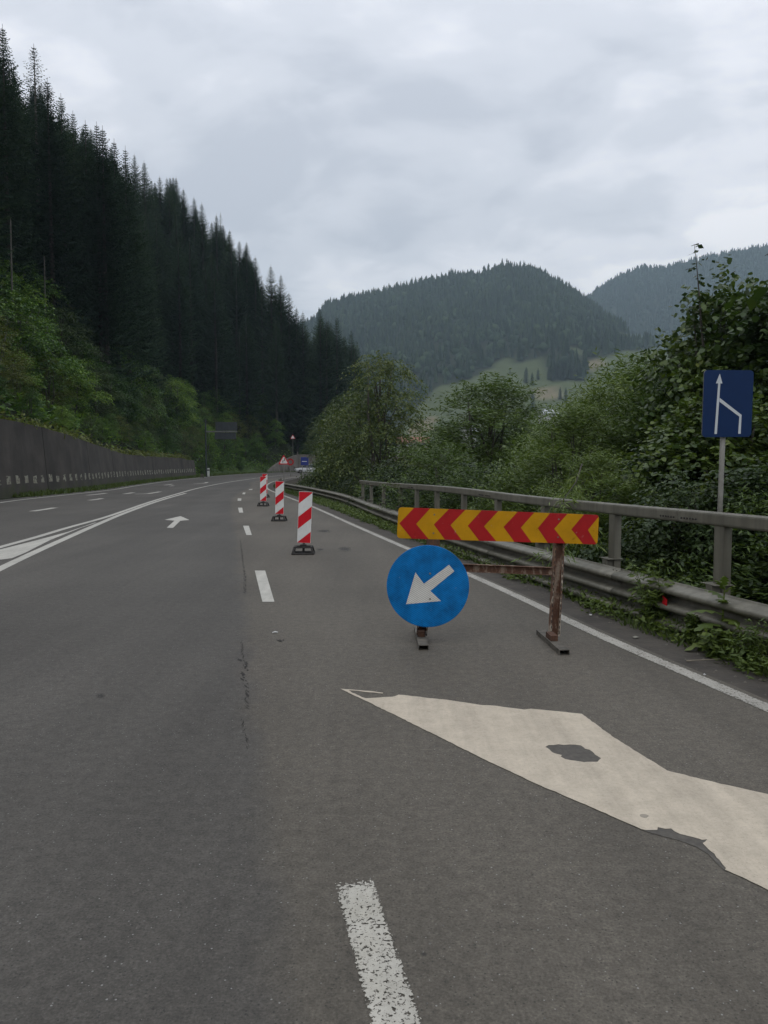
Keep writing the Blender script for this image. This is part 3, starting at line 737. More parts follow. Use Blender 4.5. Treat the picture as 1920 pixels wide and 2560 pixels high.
for i in range(8, 52, 2):
    d = bp[i+1] - bp[i]; d = d / np.linalg.norm(d); nr = np.array([-d[1], d[0]]); q = bp[i] + nr * 0.06; q2 = q + d * 0.42
    link('painted_square', mesh_from('painted_square', [(*q, .5), (*q2, .5), (*(q2 + nr * .05), 1.0), (*(q + nr * .05), 1.0)], [(0, 1, 2, 3)], False, [m_wall]), fw)

# ------------------------------------------------------------------ guardrail: three-wave beam, box rail on posts
BEAM = cat([(5.3, -3.0, .50), (3.95, 3.2, .49), (3.19, 6.5, .47), (2.36, 10, .465), (1.2, 15.5, .43), (0.0, 22, .41), (-1.72, 32, .41), (-3.82, 40.5, .42), (-6.45, 49.7, .45), (-7.6, 56, .46), (-8.5, 64, .47)], 200)
beam_d = np.r_[0, np.cumsum(np.linalg.norm(np.diff(BEAM[:, :2], axis=0), axis=1))]
def bat(curve, dd, s):
    i = int(np.clip(np.searchsorted(dd, s) - 1, 0, len(dd) - 2)); t = (s - dd[i]) / (dd[i+1] - dd[i]); p = curve[i] * (1 - t) + curve[i+1] * t
    d = (curve[i+1] - curve[i])[:2]; d = d / np.linalg.norm(d); return p, d
gr = thing('guardrail', 'dull galvanised three-wave guardrail with weeds along its foot', 'guardrail')
prof = []
def wave_prof():
    pts = []
    Ht = 0.50
    n = 30
    for i in range(n + 1):
        z = i / n; w = 0.5 - 0.5 * math.cos(2 * math.pi * 3 * z)
        w = min(1, max(0, (w - 0.5) * 1.8 + 0.5))
        pts.append((-0.125 * w, (z - 1) * Ht))
    return pts
wp = wave_prof()
# a = along side vector pointing right (away from road): crest bulges towards the road (negative)
profile = wp + [(a + 0.004, z) for a, z in wp[::-1]]
s0 = 0.0; k = 0
while s0 < beam_d[-1] - 1:
    s1 = min(s0 + 4.0, beam_d[-1]); fr = []
    lap = 0.16 if s1 < beam_d[-1] else 0
    for j, s in enumerate(np.linspace(s0, s1 + lap, 9)):
        p, d = bat(BEAM, beam_d, min(s, beam_d[-1] - 0.01)); sd_ = (d[1], -d[0]); off = 0.007 * (j / 8)
        fr.append(((p[0] + sd_[0] * off, p[1] + sd_[1] * off, p[2]), sd_))
    mb = MB(); mb.sweep(profile, fr); b = mb.build('beam_panel', m_galv, gr, smooth=True)
    # splice bolts
    mb = MB()
    for zz in (-0.085, -0.25, -0.415, -0.14, -0.03):
        for q in (0.05, 0.12):
            p, d = bat(BEAM, beam_d, min(s0 + q, beam_d[-1])); sd_ = (d[1], -d[0])
            a = np.interp(1 + zz / 0.5, [i / 30 for i in range(31)], [w[0] for w in wp])
            c = (p[0] + sd_[0] * (a - 0.006), p[1] + sd_[1] * (a - 0.006), p[2] + zz)
            mb.tube([c, (c[0] + sd_[0] * 0.01, c[1] + sd_[1] * 0.01, c[2])], 0.013, 6)
    if k < 6: tag(mb.build('bolt_cluster', m_galv, b), kind='stuff')
    s0 = s1; k += 1
RAIL = cat([(5.9, -3.5, 1.2), (4.6, 1.3, 1.19), (3.24, 7.44, 1.18), (2.81, 9.53, 1.16), (2.22, 12.4, 1.148), (1.58, 15.8, 1.155), (1.15, 18, 1.14), (0.42, 22, 1.085), (-0.25, 25, 1.06), (-0.86, 28.6, 1.035)], 120)
rail_d = np.r_[0, np.cumsum(np.linalg.norm(np.diff(RAIL[:, :2], axis=0), axis=1))]
rail_len = rail_d[-1]
# box section with rounded edges
def rbox(w, h, r, n=3):
    pts = []
    for cxs, czs, a0 in ((w/2-r, h/2-r, 0), (-w/2+r, h/2-r, 90), (-w/2+r, -h/2+r, 180), (w/2-r, -h/2+r, 270)):
        for i in range(n + 1):
            q = math.radians(a0 + 90 * i / n); pts.append((cxs + r * math.cos(q), czs + r * math.sin(q)))
    return pts
rb = rbox(0.10, 0.135, 0.028)
def s_of_y(yq): return float(np.interp(yq, RAIL[:, 1], rail_d))
joints = [0] + [s_of_y(y) for y in (2.0, 8.1, 14.2, 20.3, 26.4)] + [rail_len]
for a, b in zip(joints[:-1], joints[1:]):
    fr = []
    for s in np.linspace(a + 0.004, b - 0.004, 14):
        p, d = bat(RAIL, rail_d, s); fr.append(((p[0], p[1], p[2] - 0.068), (d[1], -d[0])))
    o = MB().sweep(rb, fr).build('rail_section', m_galv, gr, smooth=False)
    mb = MB()
    for e in (a, b):
        for q in (-0.32, -0.27, -0.22, -0.17, -0.12, -0.07, 0.07, 0.12, 0.17, 0.22, 0.27, 0.32):
            s = e + q
            if a < s < b:
                p, d = bat(RAIL, rail_d, s); sd_ = (-d[1], d[0]); zb = p[2] - 0.086 
                c = (p[0] + sd_[0] * 0.05, p[1] + sd_[1] * 0.05, zb)
                mb.tube([c, (c[0] + sd_[0] * 0.008, c[1] + sd_[1] * 0.008, zb)], 0.011, 6)
    if mb.v: tag(mb.build('bolt_row', m_hole, o), kind='stuff')
pys = [7.44 + 2.06 * i for i in range(-4, 11)]
for y in pys:
    s = s_of_y(y); p, d = bat(RAIL, rail_d, s); ang = math.atan2(d[1], d[0]) - math.pi / 2
    g = tz(p[0], p[1]); top = p[2] - 0.130
    mb = MB()
    w = 0.075
    # channel post, web towards the road, flanges pointing back
    mb.box((-0.035, -w, g - 0.3 - 0), (-0.025, w, top)); mb.box((-0.0245, -w, g - 0.3), (0.05, -w + 0.008, top)); mb.box((-0.0245, w - 0.008, g - 0.3), (0.05, w, top))
    o = mb.build('post', m_galv, gr); o.location = (p[0], p[1], 0); o.rotation_euler = (0, 0, ang)
    for v in o.data.vertices: pass
    mb = MB(); mb.box((-0.13, -0.10, -0.006), (0.075, 0.14, 0.0)); mb.box((-0.13, -0.05, -0.40), (-0.037, 0.05, -0.0065))
    pb = mb.build('spacer_plate', m_galv, o); 
    bz = float(np.interp(y, BEAM[:, 1], BEAM[:, 2])) + 0.025
    pb.location = (0, 0, bz)
for s in np.arange(rail_len + 2, beam_d[-1] - 1, 2.0):       # plain posts of the far part
    p, d = bat(BEAM, beam_d, s + 0.3); mb = MB(); mb.box((0.03, -0.06, -0.7), (0.15, 0.06, p[2] - 0.05)); o = mb.build('post', m_galv, gr); o.location = (p[0], p[1], 0); o.rotation_euler = (0, 0, math.atan2(d[1], d[0]) - math.pi / 2)
# red reflector folded into the beam
q = P(1710, 1502, 7.45)
s = float(np.interp(7.75, BEAM[:, 1], beam_d)); p, d = bat(BEAM, beam_d, s); sd_ = Vector((d[1], -d[0], 0)); dd = Vector((d[0], d[1], 0))
rf = thing('reflector', 'small red reflector clipped in the upper groove of the guardrail', 'reflector', (p[0], p[1], p[2]))
a = [Vector((0, 0, -0.13)), Vector((0, 0, -0.275))]
V = [sd_ * -0.05 + a[0] - dd * 0.0, sd_ * -0.05 + a[1] + dd * .01, sd_ * -0.115 + Vector((0, 0, -0.165)) - dd * 0.075, sd_ * -0.115 + Vector((0, 0, -0.225)) - dd * 0.075, sd_*-0.1 + Vector((0,0,-0.14)) + dd*0.02, sd_*-0.1 + Vector((0,0,-0.28)) + dd*0.028]
V2 = [v + sd_ * 0.004 for v in V]
link('reflector_plate', mesh_from('reflector_plate', [tuple(v) for v in V + V2], [(4, 5, 3, 2), (10, 8, 9, 11), (4, 2, 8, 10), (2, 3, 9, 8), (3, 5, 11, 9), (5, 4, 10, 11)], False, [foil('reflector_red', (0.55, 0.012, 0.02), 0.9, scratch=False)]), rf)
link('reflector_clip', mesh_from('reflector_clip', [tuple(V[0]), tuple(V[1]), tuple(V[3] + sd_ * 0.005), tuple(V[2] + sd_ * 0.005)], [(0, 1, 2, 3)], False, [m_galv]), rf)

# ------------------------------------------------------------------ the barrier with chevron board and round sign
bar = thing('road_barrier', 'rusty barrier frame carrying a red and amber chevron board and a round blue arrow sign', 'barrier')
YB_ = 7.18
cor = [P(996, 1267.5, 7.2), P(1498.6, 1287.4, 7.2), P(1495, 1361.6, 7.2), P(992, 1345, 7.2)]
TL, TR, BR, BL = [Vector(c) for c in cor]
def bpt(u, v, dy=0.0):
    p = (TL * (1 - u) + TR * u) * (1 - v) + (BL * (1 - u) + BR * u) * v
    p.y = 7.2 + dy + 0.03 * (u - 0.5); return p
W_, Hh = 1390.0, 215.0
# clip red chevrons against a rounded rectangle
def clip_poly(poly, clip):
    out = poly
    for i in range(len(clip)):
        A, B = clip[i], clip[(i+1) % len(clip)]; inp = out; out = []
        def ins(p): return (B[0]-A[0])*(p[1]-A[1]) - (B[1]-A[1])*(p[0]-A[0]) >= -1e-9
        for j in range(len(inp)):
            p, q = inp[j-1], inp[j]
            if ins(q) != ins(p):
                x1, y1 = A; x2, y2 = B; x3, y3 = p; x4, y4 = q
                dn = (x1-x2)*(y3-y4) - (y1-y2)*(x3-x4)
                t = ((x1-x3)*(y3-y4) - (y1-y3)*(x3-x4)) / dn
                out.append((x1 + t*(x2-x1), y1 + t*(y2-y1)))
            if ins(q): out.append(q)
        if not out: return []
    return out
def rrect(w, h, r, n=5):
    pts = []
    for cx_, cy_, a0 in ((w-r, h-r, 0), (r, h-r, 90), (r, r, 180), (w-r, r, 270)):
        for i in range(n+1):
            q = math.radians(a0 + 90*i/n); pts.append((cx_ + r*math.cos(q), cy_ + r*math.sin(q)))
    return pts
outline = rrect(W_, Hh, 24)
V = [bpt(x / W_, y / Hh) for x, y in outline]; n = len(V)
VB = [v + Vector((0, 0.004, 0)) for v in V]
Cfront = bpt(0.5, 0.5)
me = mesh_from('chevron_board', [tuple(v) for v in V + VB], [tuple(range(n)), tuple(range(2*n-1, n-1, -1))] + [(i, n + i, n + (i+1) % n, (i+1) % n) for i in range(n)], False, [m_yellow, m_signback], [0, 1] + [1] * n)
board = link('chevron_board', me, bar)
tips = [12, 250, 485, 732, 970, 1203]; notch = [128, 365, 597, 852, 1084, 1318]
topa = [112, 352, 578, 828, 1053, 1288]; topb = [222, 465, 693, 943, 1173, 1400]
bota = [105, 335, 572, 815, 1046, 1292]; botb = [222, 450, 690, 933, 1170, 1385]
for i in range(6):
    mid = 112
    for pl in ([(topa[i], -3), (topb[i], -3), (notch[i], mid), (tips[i], mid)], [(tips[i], mid), (notch[i], mid), (botb[i], Hh+3), (bota[i], Hh+3)]):
        pass
    pl = [(topa[i], -3), (tips[i], mid), (bota[i], Hh+3), (botb[i], Hh+3), (notch[i], mid), (topb[i], -3)]
    halves = [[(topa[i], -3), (topb[i], -3), (notch[i], mid), (tips[i], mid)], [(tips[i], mid), (notch[i], mid), (botb[i], Hh+3), (bota[i], Hh+3)]]
    V = []; Fc = []
    for hpl in halves:
        c = clip_poly(hpl, outline)
        if not c: continue
        o_ = len(V); V += [tuple(bpt(x / W_, y / Hh, -0.0012)) for x, y in c]; Fc.append(tuple(range(o_, o_ + len(c))))
    link('chevron', mesh_from('chevron', V, Fc, False, [m_red]), board)
for u_ in (0.18, 0.8):
    for v_ in (0.2, 0.8):
        c_ = bpt(u_, v_, -.004); MB().tube([c_, c_ + Vector((0, .005, 0))], .008, 8).build('bolt', m_galv, board)
# back stiffeners of the board
mb = MB(); 
for v in (0.2, 0.8):
    a, b = bpt(0.02, v, 0.008), bpt(0.98, v, 0.008); mb.tube([a + Vector((0, 0.008, 0)), b + Vector((0, 0.008, 0))], 0.009, 6)
mb.build('board_stiffener', m_signback, board)
def channel(name, p0, p1, w, d, mat, parent, slots=True, yaw=0.0, slot_m=None):
    """upright channel from p0 to p1: web at the back, flanges towards the viewer, slotted flanges"""
    p0, p1 = Vector(p0), Vector(p1); z = (p1 - p0).normalized(); x = Vector((math.cos(yaw), math.sin(yaw), 0)); y = z.cross(x).normalized(); x = y.cross(z).normalized()
    R = Matrix((( x.x, y.x, z.x, p0.x), (x.y, y.y, z.y, p0.y), (x.z, y.z, z.z, p0.z), (0, 0, 0, 1))); Lh = (p1 - p0).length
    t = 0.004; mb = MB()
    mb.box((-w/2, d/2 - t, 0), (w/2, d/2, Lh)); mb.box((-w/2, -d/2, 0), (-w/2 + t, d/2 - t - .0005, Lh)); mb.box((w/2 - t, -d/2, 0), (w/2, d/2 - t - .0005, Lh))
    mb.box((-w/2 + t + .0005, -d/2, 0), (-w/2 + 0.016, -d/2 + t, Lh)); mb.box((w/2 - 0.016, -d/2, 0), (w/2 - t - .0005, -d/2 + t, Lh))
    fm_ = mat if not isinstance(mat, tuple) else mat[1]
    for q_ in range(6, len(mb.m)): mb.m[q_] = 1
    o = mb.build(name, [mat[0], mat[1]] if isinstance(mat, tuple) else [mat, mat], parent, xf=R)
    if slots:
        mb = MB(); k = int(Lh / 0.05)
        for i in range(k):
            zz = 0.02 + i * 0.05
            for sx in (-1, 1):
                xx = sx * (w/2 - 0.010); mb.box((xx - 0.0035, -d/2 - 0.0015, zz), (xx + 0.0035, -d/2 - 0.0005, zz + 0.026))
        tag(mb.build('slot_row', slot_m, o, xf=R), kind='stuff')
    return o
rp0, rp1 = P(1385, 1604, 7.19), P(1400, 1300, 7.262)
lp0, lp1 = P(1054, 1592, 7.22), P(1088, 1285, 7.25)
channel('post', (rp0[0], rp0[1], 0.045), rp1, 0.098, 0.05, (m_rust, m_rust_pale), bar, yaw=0.12, slot_m=m_hole)
channel('post', (lp0[0], lp0[1], 0.045), lp1, 0.098, 0.05, m_dark_steel, bar, yaw=-0.03, slot_m=m_scrap_p)
def foot(pa, pb, w=0.088, h=0.045):
    a, b = Vector((*pa, 0)), Vector((*pb, 0)); y = (b - a).normalized(); x = Vector((y.y, -y.x, 0)); Ln = (b - a).length
    R = Matrix(((x.x, y.x, 0, a.x), (x.y, y.y, 0, a.y), (0, 0, 1, 0.001), (0, 0, 0, 1)))
    mb = MB(); t = 0.004
    mb.box((-w/2, 0, h - t), (w/2, Ln, h)); mb.box((-w/2, 0, 0), (-w/2 + t, Ln, h - t - .0005)); mb.box((w/2 - t, 0, 0), (w/2, Ln, h - t - .0005))
    o = mb.build('foot', m_foot, bar, xf=R)
    mb = MB(); mb.box((-w/2 + 0.012, Ln*0.40, h + .0005), (w/2 - 0.012, Ln*0.62, h + 0.05)); mb.build('socket', m_dark_steel, o, xf=R); return o
foot(G(1411, 1638), G(1352, 1586)); foot(G(1059, 1626), G(1046, 1576))
ca_, cb_ = P(1120, 1415, 7.24), P(1382, 1428, 7.16)
mb = MB(); A_, B_ = Vector(ca_), Vector(cb_); zz = Vector((0, 0, 0.036))
A_ = Vector(P(1072, 1416, 7.24))
for (z0, z1x, y0, y1) in ((-.036, .036, .02, .024), (.032, .036, -.02, .0195), (-.036, -.032, -.02, .0195)):
    V = []
    for p in (A_, B_):
        for dy, dz in ((y0, z0), (y1, z0), (y1, z1x), (y0, z1x)): V.append((p.x, p.y + dy, p.z + dz))
    mb.add(V, [(0, 1, 5, 4), (1, 2, 6, 5), (2, 3, 7, 6), (3, 0, 4, 7), (3, 2, 1, 0), (4, 5, 6, 7)])
mb.build('crossbar', m_rust, bar)
mb = MB()
mb.box((-0.06, -0.022, -0.09), (0.06, 0.03, -0.03)); pl = mb.build('clamp', m_dark_steel, bar); pl.location = bpt(0.18, 0.9, 0.02)
# round sign
dc = Vector(P(1069.5, 1465.5, 7.0)); rr = 0.373
ds = thing('arrow_sign_placeholder', None, None) if False else None
nseg = 64; mb = MB()
def ring(r, y): return [(r * math.cos(2*math.pi*i/nseg), y, r * math.sin(2*math.pi*i/nseg)) for i in range(nseg)]
V = ring(rr - 0.006, 0.0) + ring(rr, 0.002) + ring(rr, 0.018) + ring(rr - 0.008, 0.018)
Fc = [tuple(range(nseg - 1, -1, -1))][:0]
front = tuple(range(nseg))
Fl = [front] + [(k*nseg+i, (k+1)*nseg+i, (k+1)*nseg+(i+1) % nseg, k*nseg+(i+1) % nseg) for k in range(3) for i in range(nseg)] + [tuple(range(3*nseg, 4*nseg))]
me = mesh_from('round_sign', V, Fl, False, [m_blue, m_signback], [0] + [0]*nseg + [1]*(2*nseg) + [1])
disc = link('round_sign', me, bar); disc.location = dc; disc.rotation_euler = (math.radians(-2), 0, math.radians(-3))
disc['label'] = 'round blue sign with a white arrow pointing down and left'
sc_a = 0.373 / 289.0
ar = [(315, 1000), (380, 775), (440, 855), (615, 720), (652, 765), (485, 905), (560, 975)]
av = [((x - 467) * sc_a, -0.0018, (872 - y) * sc_a) for x, y in ar]
link('white_arrow', mesh_from('white_arrow', av, [(0, 1, 2, 5, 6), (2, 3, 4, 5)], False, [m_white_r]), disc)
for q in (-0.115, 0.115):
    MB().tube([(0.02, -.0035, q), (0.02, .001, q)], .009, 8).build('bolt', m_galv, disc)
    MB().box((-0.04, 0.02, q - .025), (0.04, 0.16, q + .025)).build('bracket', m_dark_steel, disc)

# ------------------------------------------------------------------ striped beacons
def make_beacon(label):
    t = thing('striped_beacon', label, 'beacon', group='red and white beacons closing the right lane')
    w, h, z0 = 0.118, 0.93, 0.20
    mb = MB(); mb.box((-w - .004, 0.0, z0 - .004), (w + .004, 0.022, z0 + h + .004)); pn = mb.build('panel', m_white, t)
    outl = [(-w, z0), (w, z0), (w, z0 + h), (-w, z0 + h)]
    sl = 0.205; per = 0.455
    for k in range(-1, 4):
        zb = z0 + 0.25 + k * 0.464
        q = [(-w, zb), (w, zb + 0.2), (w, zb + 0.42), (-w, zb + 0.22)]
        c = clip_poly(q, outl)
        if len(c) < 3: continue
        link('red_stripe', mesh_from('red_stripe', [(x, -0.0015, z) for x, z in c], [tuple(range(len(c)))], False, [m_red_b]), pn)
    mb = MB(); mb.box((-0.02, -0.004, 0.01), (0.02, 0.03, z0 - .0045)); mb.build('stem', m_rubber, t)
    # open rubber foot: a bevelled frame with a raised bar
    mb = MB(); W, D, hh = 0.205, 0.36, 0.055
    mb.box((-W, -D/2, 0), (W, -D/2 + .05, .032), bev=.008); mb.box((-W, D/2 - .05, 0), (W, D/2, .032), bev=.008)
    mb.box((-W, -D/2 + .0505, 0.0), (-W + .05, D/2 - .0505, .03), bev=.008); mb.box((W - .05, -D/2 + .0505, 0.0), (W, D/2 - .0505, .03), bev=.008)
    for sy in (-1, 1):
        mb.box((-W + .035, sy*D/2*.62 - .02, .112), (W - .035, sy*D/2*.62 + .02, .14), bev=.006)
        for sx in (-1, 1): mb.add([(sx*(W-.01)-.015*sx-.02, sy*D/2*.8-.02, .03), (sx*(W-.01)-.015*sx+.02, sy*D/2*.8-.02, .03), (sx*(W-.01)-.015*sx+.02, sy*D/2*.8+.02, .03), (sx*(W-.01)-.015*sx-.02, sy*D/2*.8+.02, .03), (sx*(W-.05)-.018, sy*D/2*.62-.018, .125), (sx*(W-.05)+.018, sy*D/2*.62-.018, .125), (sx*(W-.05)+.018, sy*D/2*.62+.018, .125), (sx*(W-.05)-.018, sy*D/2*.62+.018, .125)], [(0,3,2,1),(4,5,6,7),(0,1,5,4),(1,2,6,5),(2,3,7,6),(3,0,4,7)])
    for sx in (-1, 1): mb.box((sx*(W-.06) - .018, -D/2*.5, .113), (sx*(W-.06) + .018, D/2*.5, .139), bev=.006)
    mb.box((-.03, -D/2*.5, .114), (.03, D/2*.5, .1385), bev=.006)
    mb.build('rubber_foot', m_rubber, t)
    mb = MB(); mb.box((-0.06, -0.05, 0.142), (0.06, 0.05, 0.172), bev=.01); mb.build('collar', m_rubber, t)
    return t
b0 = make_beacon('nearest red and white striped beacon, on a black rubber foot')
spots = [((757, 1386), 2.6, b0, None), ((697, 1303), 1.2, None, 'second red and white beacon, midway along the row of beacons'),
         ((657, 1265.5), 0.6, None, 'third striped beacon, standing in front of the last one'), ((661.5, 1244), 0.3, None, 'farthest striped beacon, almost hidden behind the third')]
for (p, lean, o, lb) in spots:
    x, y = G(*p)
    if o is None: o = copy_tree(b0, (0, 0, 0), label=lb)
    o.location = (x, y + 0.1, 0.001); o.rotation_euler = (0, math.radians(lean), math.radians(rc.uniform(-6, 3)))
# the lean lives in the panel only: feet stay flat
for o in list(bpy.data.objects):
    if o.name.startswith('striped_beacon'):
        ln = o.rotation_euler[1]; o.rotation_euler[1] = 0
        for ch in o.children:
            if ch.name.split('.')[0] in ('panel', 'stem'): ch.rotation_euler = (0, ln, 0)

# ------------------------------------------------------------------ blue merge sign behind the rail
YS = 9.2
bs = thing('merge_sign', 'dark blue rectangular sign showing two lanes merging, on a thin post behind the guardrail', 'road sign')
c4 = [Vector(P(1760.7, 924.7, YS)), Vector(P(1884.7, 925.6, YS)), Vector(P(1878, 1092, YS)), Vector(P(1754.6, 1093, YS))]
def spt(u, v, dy=0):
    p = (c4[0]*(1-u) + c4[1]*u)*(1-v) + (c4[3]*(1-u) + c4[2]*u)*v; return Vector((p.x, p.y + dy, p.z))
ol = rrect(920, 1245, 70); V = [spt(x/920, y/1245) for x, y in ol]; n = len(V); VB = [v + Vector((0, .02, 0)) for v in V]
pnl = link('sign_panel', mesh_from('sign_panel', [tuple(v) for v in V + VB], [tuple(range(n)), tuple(range(2*n-1, n-1, -1))] + [(i, n+i, n+(i+1) % n, (i+1) % n) for i in range(n)], False, [m_navy, m_signback], [0, 1] + [1]*n), bs)
# printed arrows, traced inside the panel
def tl(y): return -60 * (y - 330) / 1240 + 300
def tr(y): return -50 * (y - 330) / 1240 + 1215
def uv(x, y): return ((x - tl(y)) / (tr(y) - tl(y)), (y - 330) / 1238)
g1 = [(585, 395), (510, 575), (555, 578), (475, 1510), (522, 1510), (568, 900), (594, 578), (630, 578)]
V = [tuple(spt(*uv(x, y), -0.0015)) for x, y in [(585, 395), (510, 576), (632, 578), (553, 577), (594, 577), (475, 1510), (522, 1510)]]
link('straight_arrow', mesh_from('straight_arrow', V, [(0, 1, 3, 4, 2), (3, 5, 6, 4)], False, [m_greywhite]), pnl)
V = [tuple(spt(*uv(x, y), -0.0015)) for x, y in [(578, 842), (985, 1158), (967, 1510), (920, 1510), (942, 1190), (572, 912)]]
link('merging_branch', mesh_from('merging_branch', V, [(0, 5, 4, 1), (1, 4, 3, 2)], False, [m_greywhite]), pnl)
pt = Vector(P(1811, 1000, YS + 0.05)); pbm = Vector(P(1798, 1330, YS + 0.05)); dvv = (pbm - pt) / (pt.z - pbm.z)
zbot = tz(pbm.x, YS) - 0.3; pbb = pt + dvv * (pt.z - zbot)
mb = MB(); mb.tube([pbb, Vector(P(1813, 935, YS + 0.05))], 0.030, 12); mb.build('sign_post', m_post_grey, bs, smooth=True)
for v in (0.25, 0.75):
    c = spt(0.47, v, 0.03); MB().box((c.x - .05, c.y - .005, c.z - .015), (c.x + .05, c.y + .05, c.z + .015)).build('clamp', m_signback, bs)

# ------------------------------------------------------------------ far signs
def tri_sign(name, label, px, py, Y, side, zbase, plate=True, symbol=True):
    x, _, z = P(px, py, Y)           # middle of the lower edge
    t = thing(name, label, 'road sign', (x, Y, zbase)); z -= zbase
    h = side * 0.866; r = side * 0.06
    def tri(s, y):
        pts = []
        for a in range(3):
            ca = math.radians(90 + 120 * a); cxx, czz = (side/1.732 * s - r*1.6) * math.cos(ca), (side/1.732*s - r*1.6) * math.sin(ca)
            for k in range(5):
                q = ca + math.radians(-60 + 30 * k); pts.append((cxx + r * math.cos(q), y, z + h/3 + czz + r * math.sin(q)))
        return pts
    a, b = tri(1, 0), tri(1, .02); n = len(a)
    pl = link('red_triangle', mesh_from('red_triangle', a + b, [tuple(range(n-1, -1, -1)), tuple(range(n, 2*n))] + [(i, (i+1) % n, n+(i+1) % n, n+i) for i in range(n)], False, [m_red_b, m_signback], [0, 1] + [1]*n), t)
    link('white_field', mesh_from('white_field', tri(0.72, -0.004), [tuple(range(n-1, -1, -1))], False, [m_white]), pl)
    if symbol:
        s = side; zz = z + h * 0.16
        z_ = [(-.13, 0), (-.06, 0), (-.06, .19), (.06, .12), (.06, .30), (.125, .30), (.125, .36), (-.01, .36)]
        q = [(-.12, .0), (-.06, .0), (-.06, .17), (-.12, .21)], [(-.06, .17), (-.12, .21), (.10, .19), (.04, .15)], [(.04, .15), (.10, .19), (.10, .33), (.04, .33)]
        V = []; Fc = []
        for pl4 in q:
            k = len(V); V += [(xx * s, -0.008, zz + zz2 * s) for xx, zz2 in pl4]; Fc.append((k, k+1, k+2, k+3))
        k = len(V); V += [(.0 * s, -0.008, zz + .32 * s), (.14 * s, -0.008, zz + .32 * s), (.07 * s, -.008, zz + .42 * s)]; Fc.append((k, k+1, k+2))
        link('double_bend_symbol', mesh_from('double_bend_symbol', V, Fc, False, [m_black]), pl)
    mb = MB(); mb.tube([(0, 0.05, -0.2), (0, 0.05, z + h * 0.7)], 0.035, 8); mb.build('sign_post', m_post_grey, t)
    return t
tri_sign('warning_sign', 'red-rimmed triangle with a double bend arrow beside the far end of the guardrail', 709.5, 1160.5, 76, 1.05, 0.0)
tri_sign('warning_sign', 'small white and red triangle high among the trees beyond the bend', 732, 1097, 150, 0.95, 0.0, symbol=False)
x, _, z = P(726, 1155, 96)
t = thing('round_sign', 'round dark red sign partly hidden behind the triangular bend sign', 'road sign', (x, 96, 0))
def disk(name, r, y, m, par, zc_, n=28):
    return link(name, mesh_from(name, [(r*math.cos(2*math.pi*i/n), y, zc_ + r*math.sin(2*math.pi*i/n)) for i in range(n)], [tuple(range(n))], False, [m]), par)
mbb = MB(); mbb.tube([(0, 0.0, z), (0, 0.03, z)], 0.42, 28); dk = mbb.build('red_disc', m_red, t); disk('grey_field', 0.24, -0.004, plain('faded_sign_grey', (0.10, 0.09, 0.085), (0.15, 0.13, 0.12), 4, 0.6), dk, z)
mb = MB(); mb.tube([(0, 0.07, -0.1), (0, 0.07, z + 0.2)], 0.035, 8); mb.build('sign_post', m_post_grey, t)

# cantilever sign seen from behind, at the end of the retaining wall
YG = 94.0
gx0, gzt = P(514, 1060, YG)[0], P(565, 1074, YG)[2]
t = thing('cantilever_sign', 'dark back of a large two-board direction sign over the opposite lanes', 'road sign', (gx0, YG, 0))
mb = MB(); mb.tube([(0, 0, -0.2), (0, 0, 6.9)], 0.08, 10); mb.build('mast', m_sign_dark, t)
xa, xb = P(537, 1100, YG)[0] - gx0, P(593, 1100, YG)[0] - gx0
zt, zm1, zm2, zb = [P(560, q, YG)[2] for q in (1055, 1077, 1081, 1098)]
mb = MB(); mb.box((0.05, -0.08, zm2 + .02), (xb, 0.0, zm1 - .02)); mb.build('arm', m_signback, t)
mb = MB(); mb.box((xa + .1, 0.02, zm1 + .02), (xb, 0.08, zt)); bd = mb.build('upper_board', m_sign_dark, t)
mb = MB(); mb.box((xa, 0.02, zb), (xb - .15, 0.08, zm2 - .02)); bd2 = mb.build('lower_board', m_sign_dark, t)
mb = MB()
for q in np.linspace(xa + 0.3, xb - 0.3, 4): mb.box((q - .03, -0.0, zm1 + .05), (q + .03, 0.018, zt - .05))
tag(mb.build('rib_set', m_sign_dark, bd), kind='stuff')
# kilometre post and a low stone near the wall end
x, y = G(521, 1179); x2, y2 = P(521, 1178, 97)[0], 97
t = thing('marker_post', 'white roadside marker post with dark bands past the end of the retaining wall', 'marker post', (x2, y2, 0))
mb = MB(); mb.box((-0.13, -0.05, 0), (0.13, 0.05, 1.05), bev=.02); pm = mb.build('post', m_white, t)
mb = MB(); mb.box((-0.135, -0.056, 0.72), (0.135, -0.051, 0.86)); mb.build('dark_band', m_black, pm)
mb = MB(); mb.box((-0.16, -0.05, 1.07), (0.16, 0.03, 1.16)); mb.build('cap', m_black, t)
x2 = P(505, 1186, 90)[0]
t = thing('kilometre_stone', 'low pale kilometre stone between the wall end and the marker post', 'milestone', (x2, 90, -.02))
mb = MB(); mb.box((-0.17, -0.1, 0), (0.17, 0.1, 0.42), bev=.03); mb.build('stone', m_wall2, t)
mb = MB(); mb.box((-0.21, -0.14, 0), (0.21, 0.14, 0.08), bev=.02); mb.build('plinth', m_wall, t)

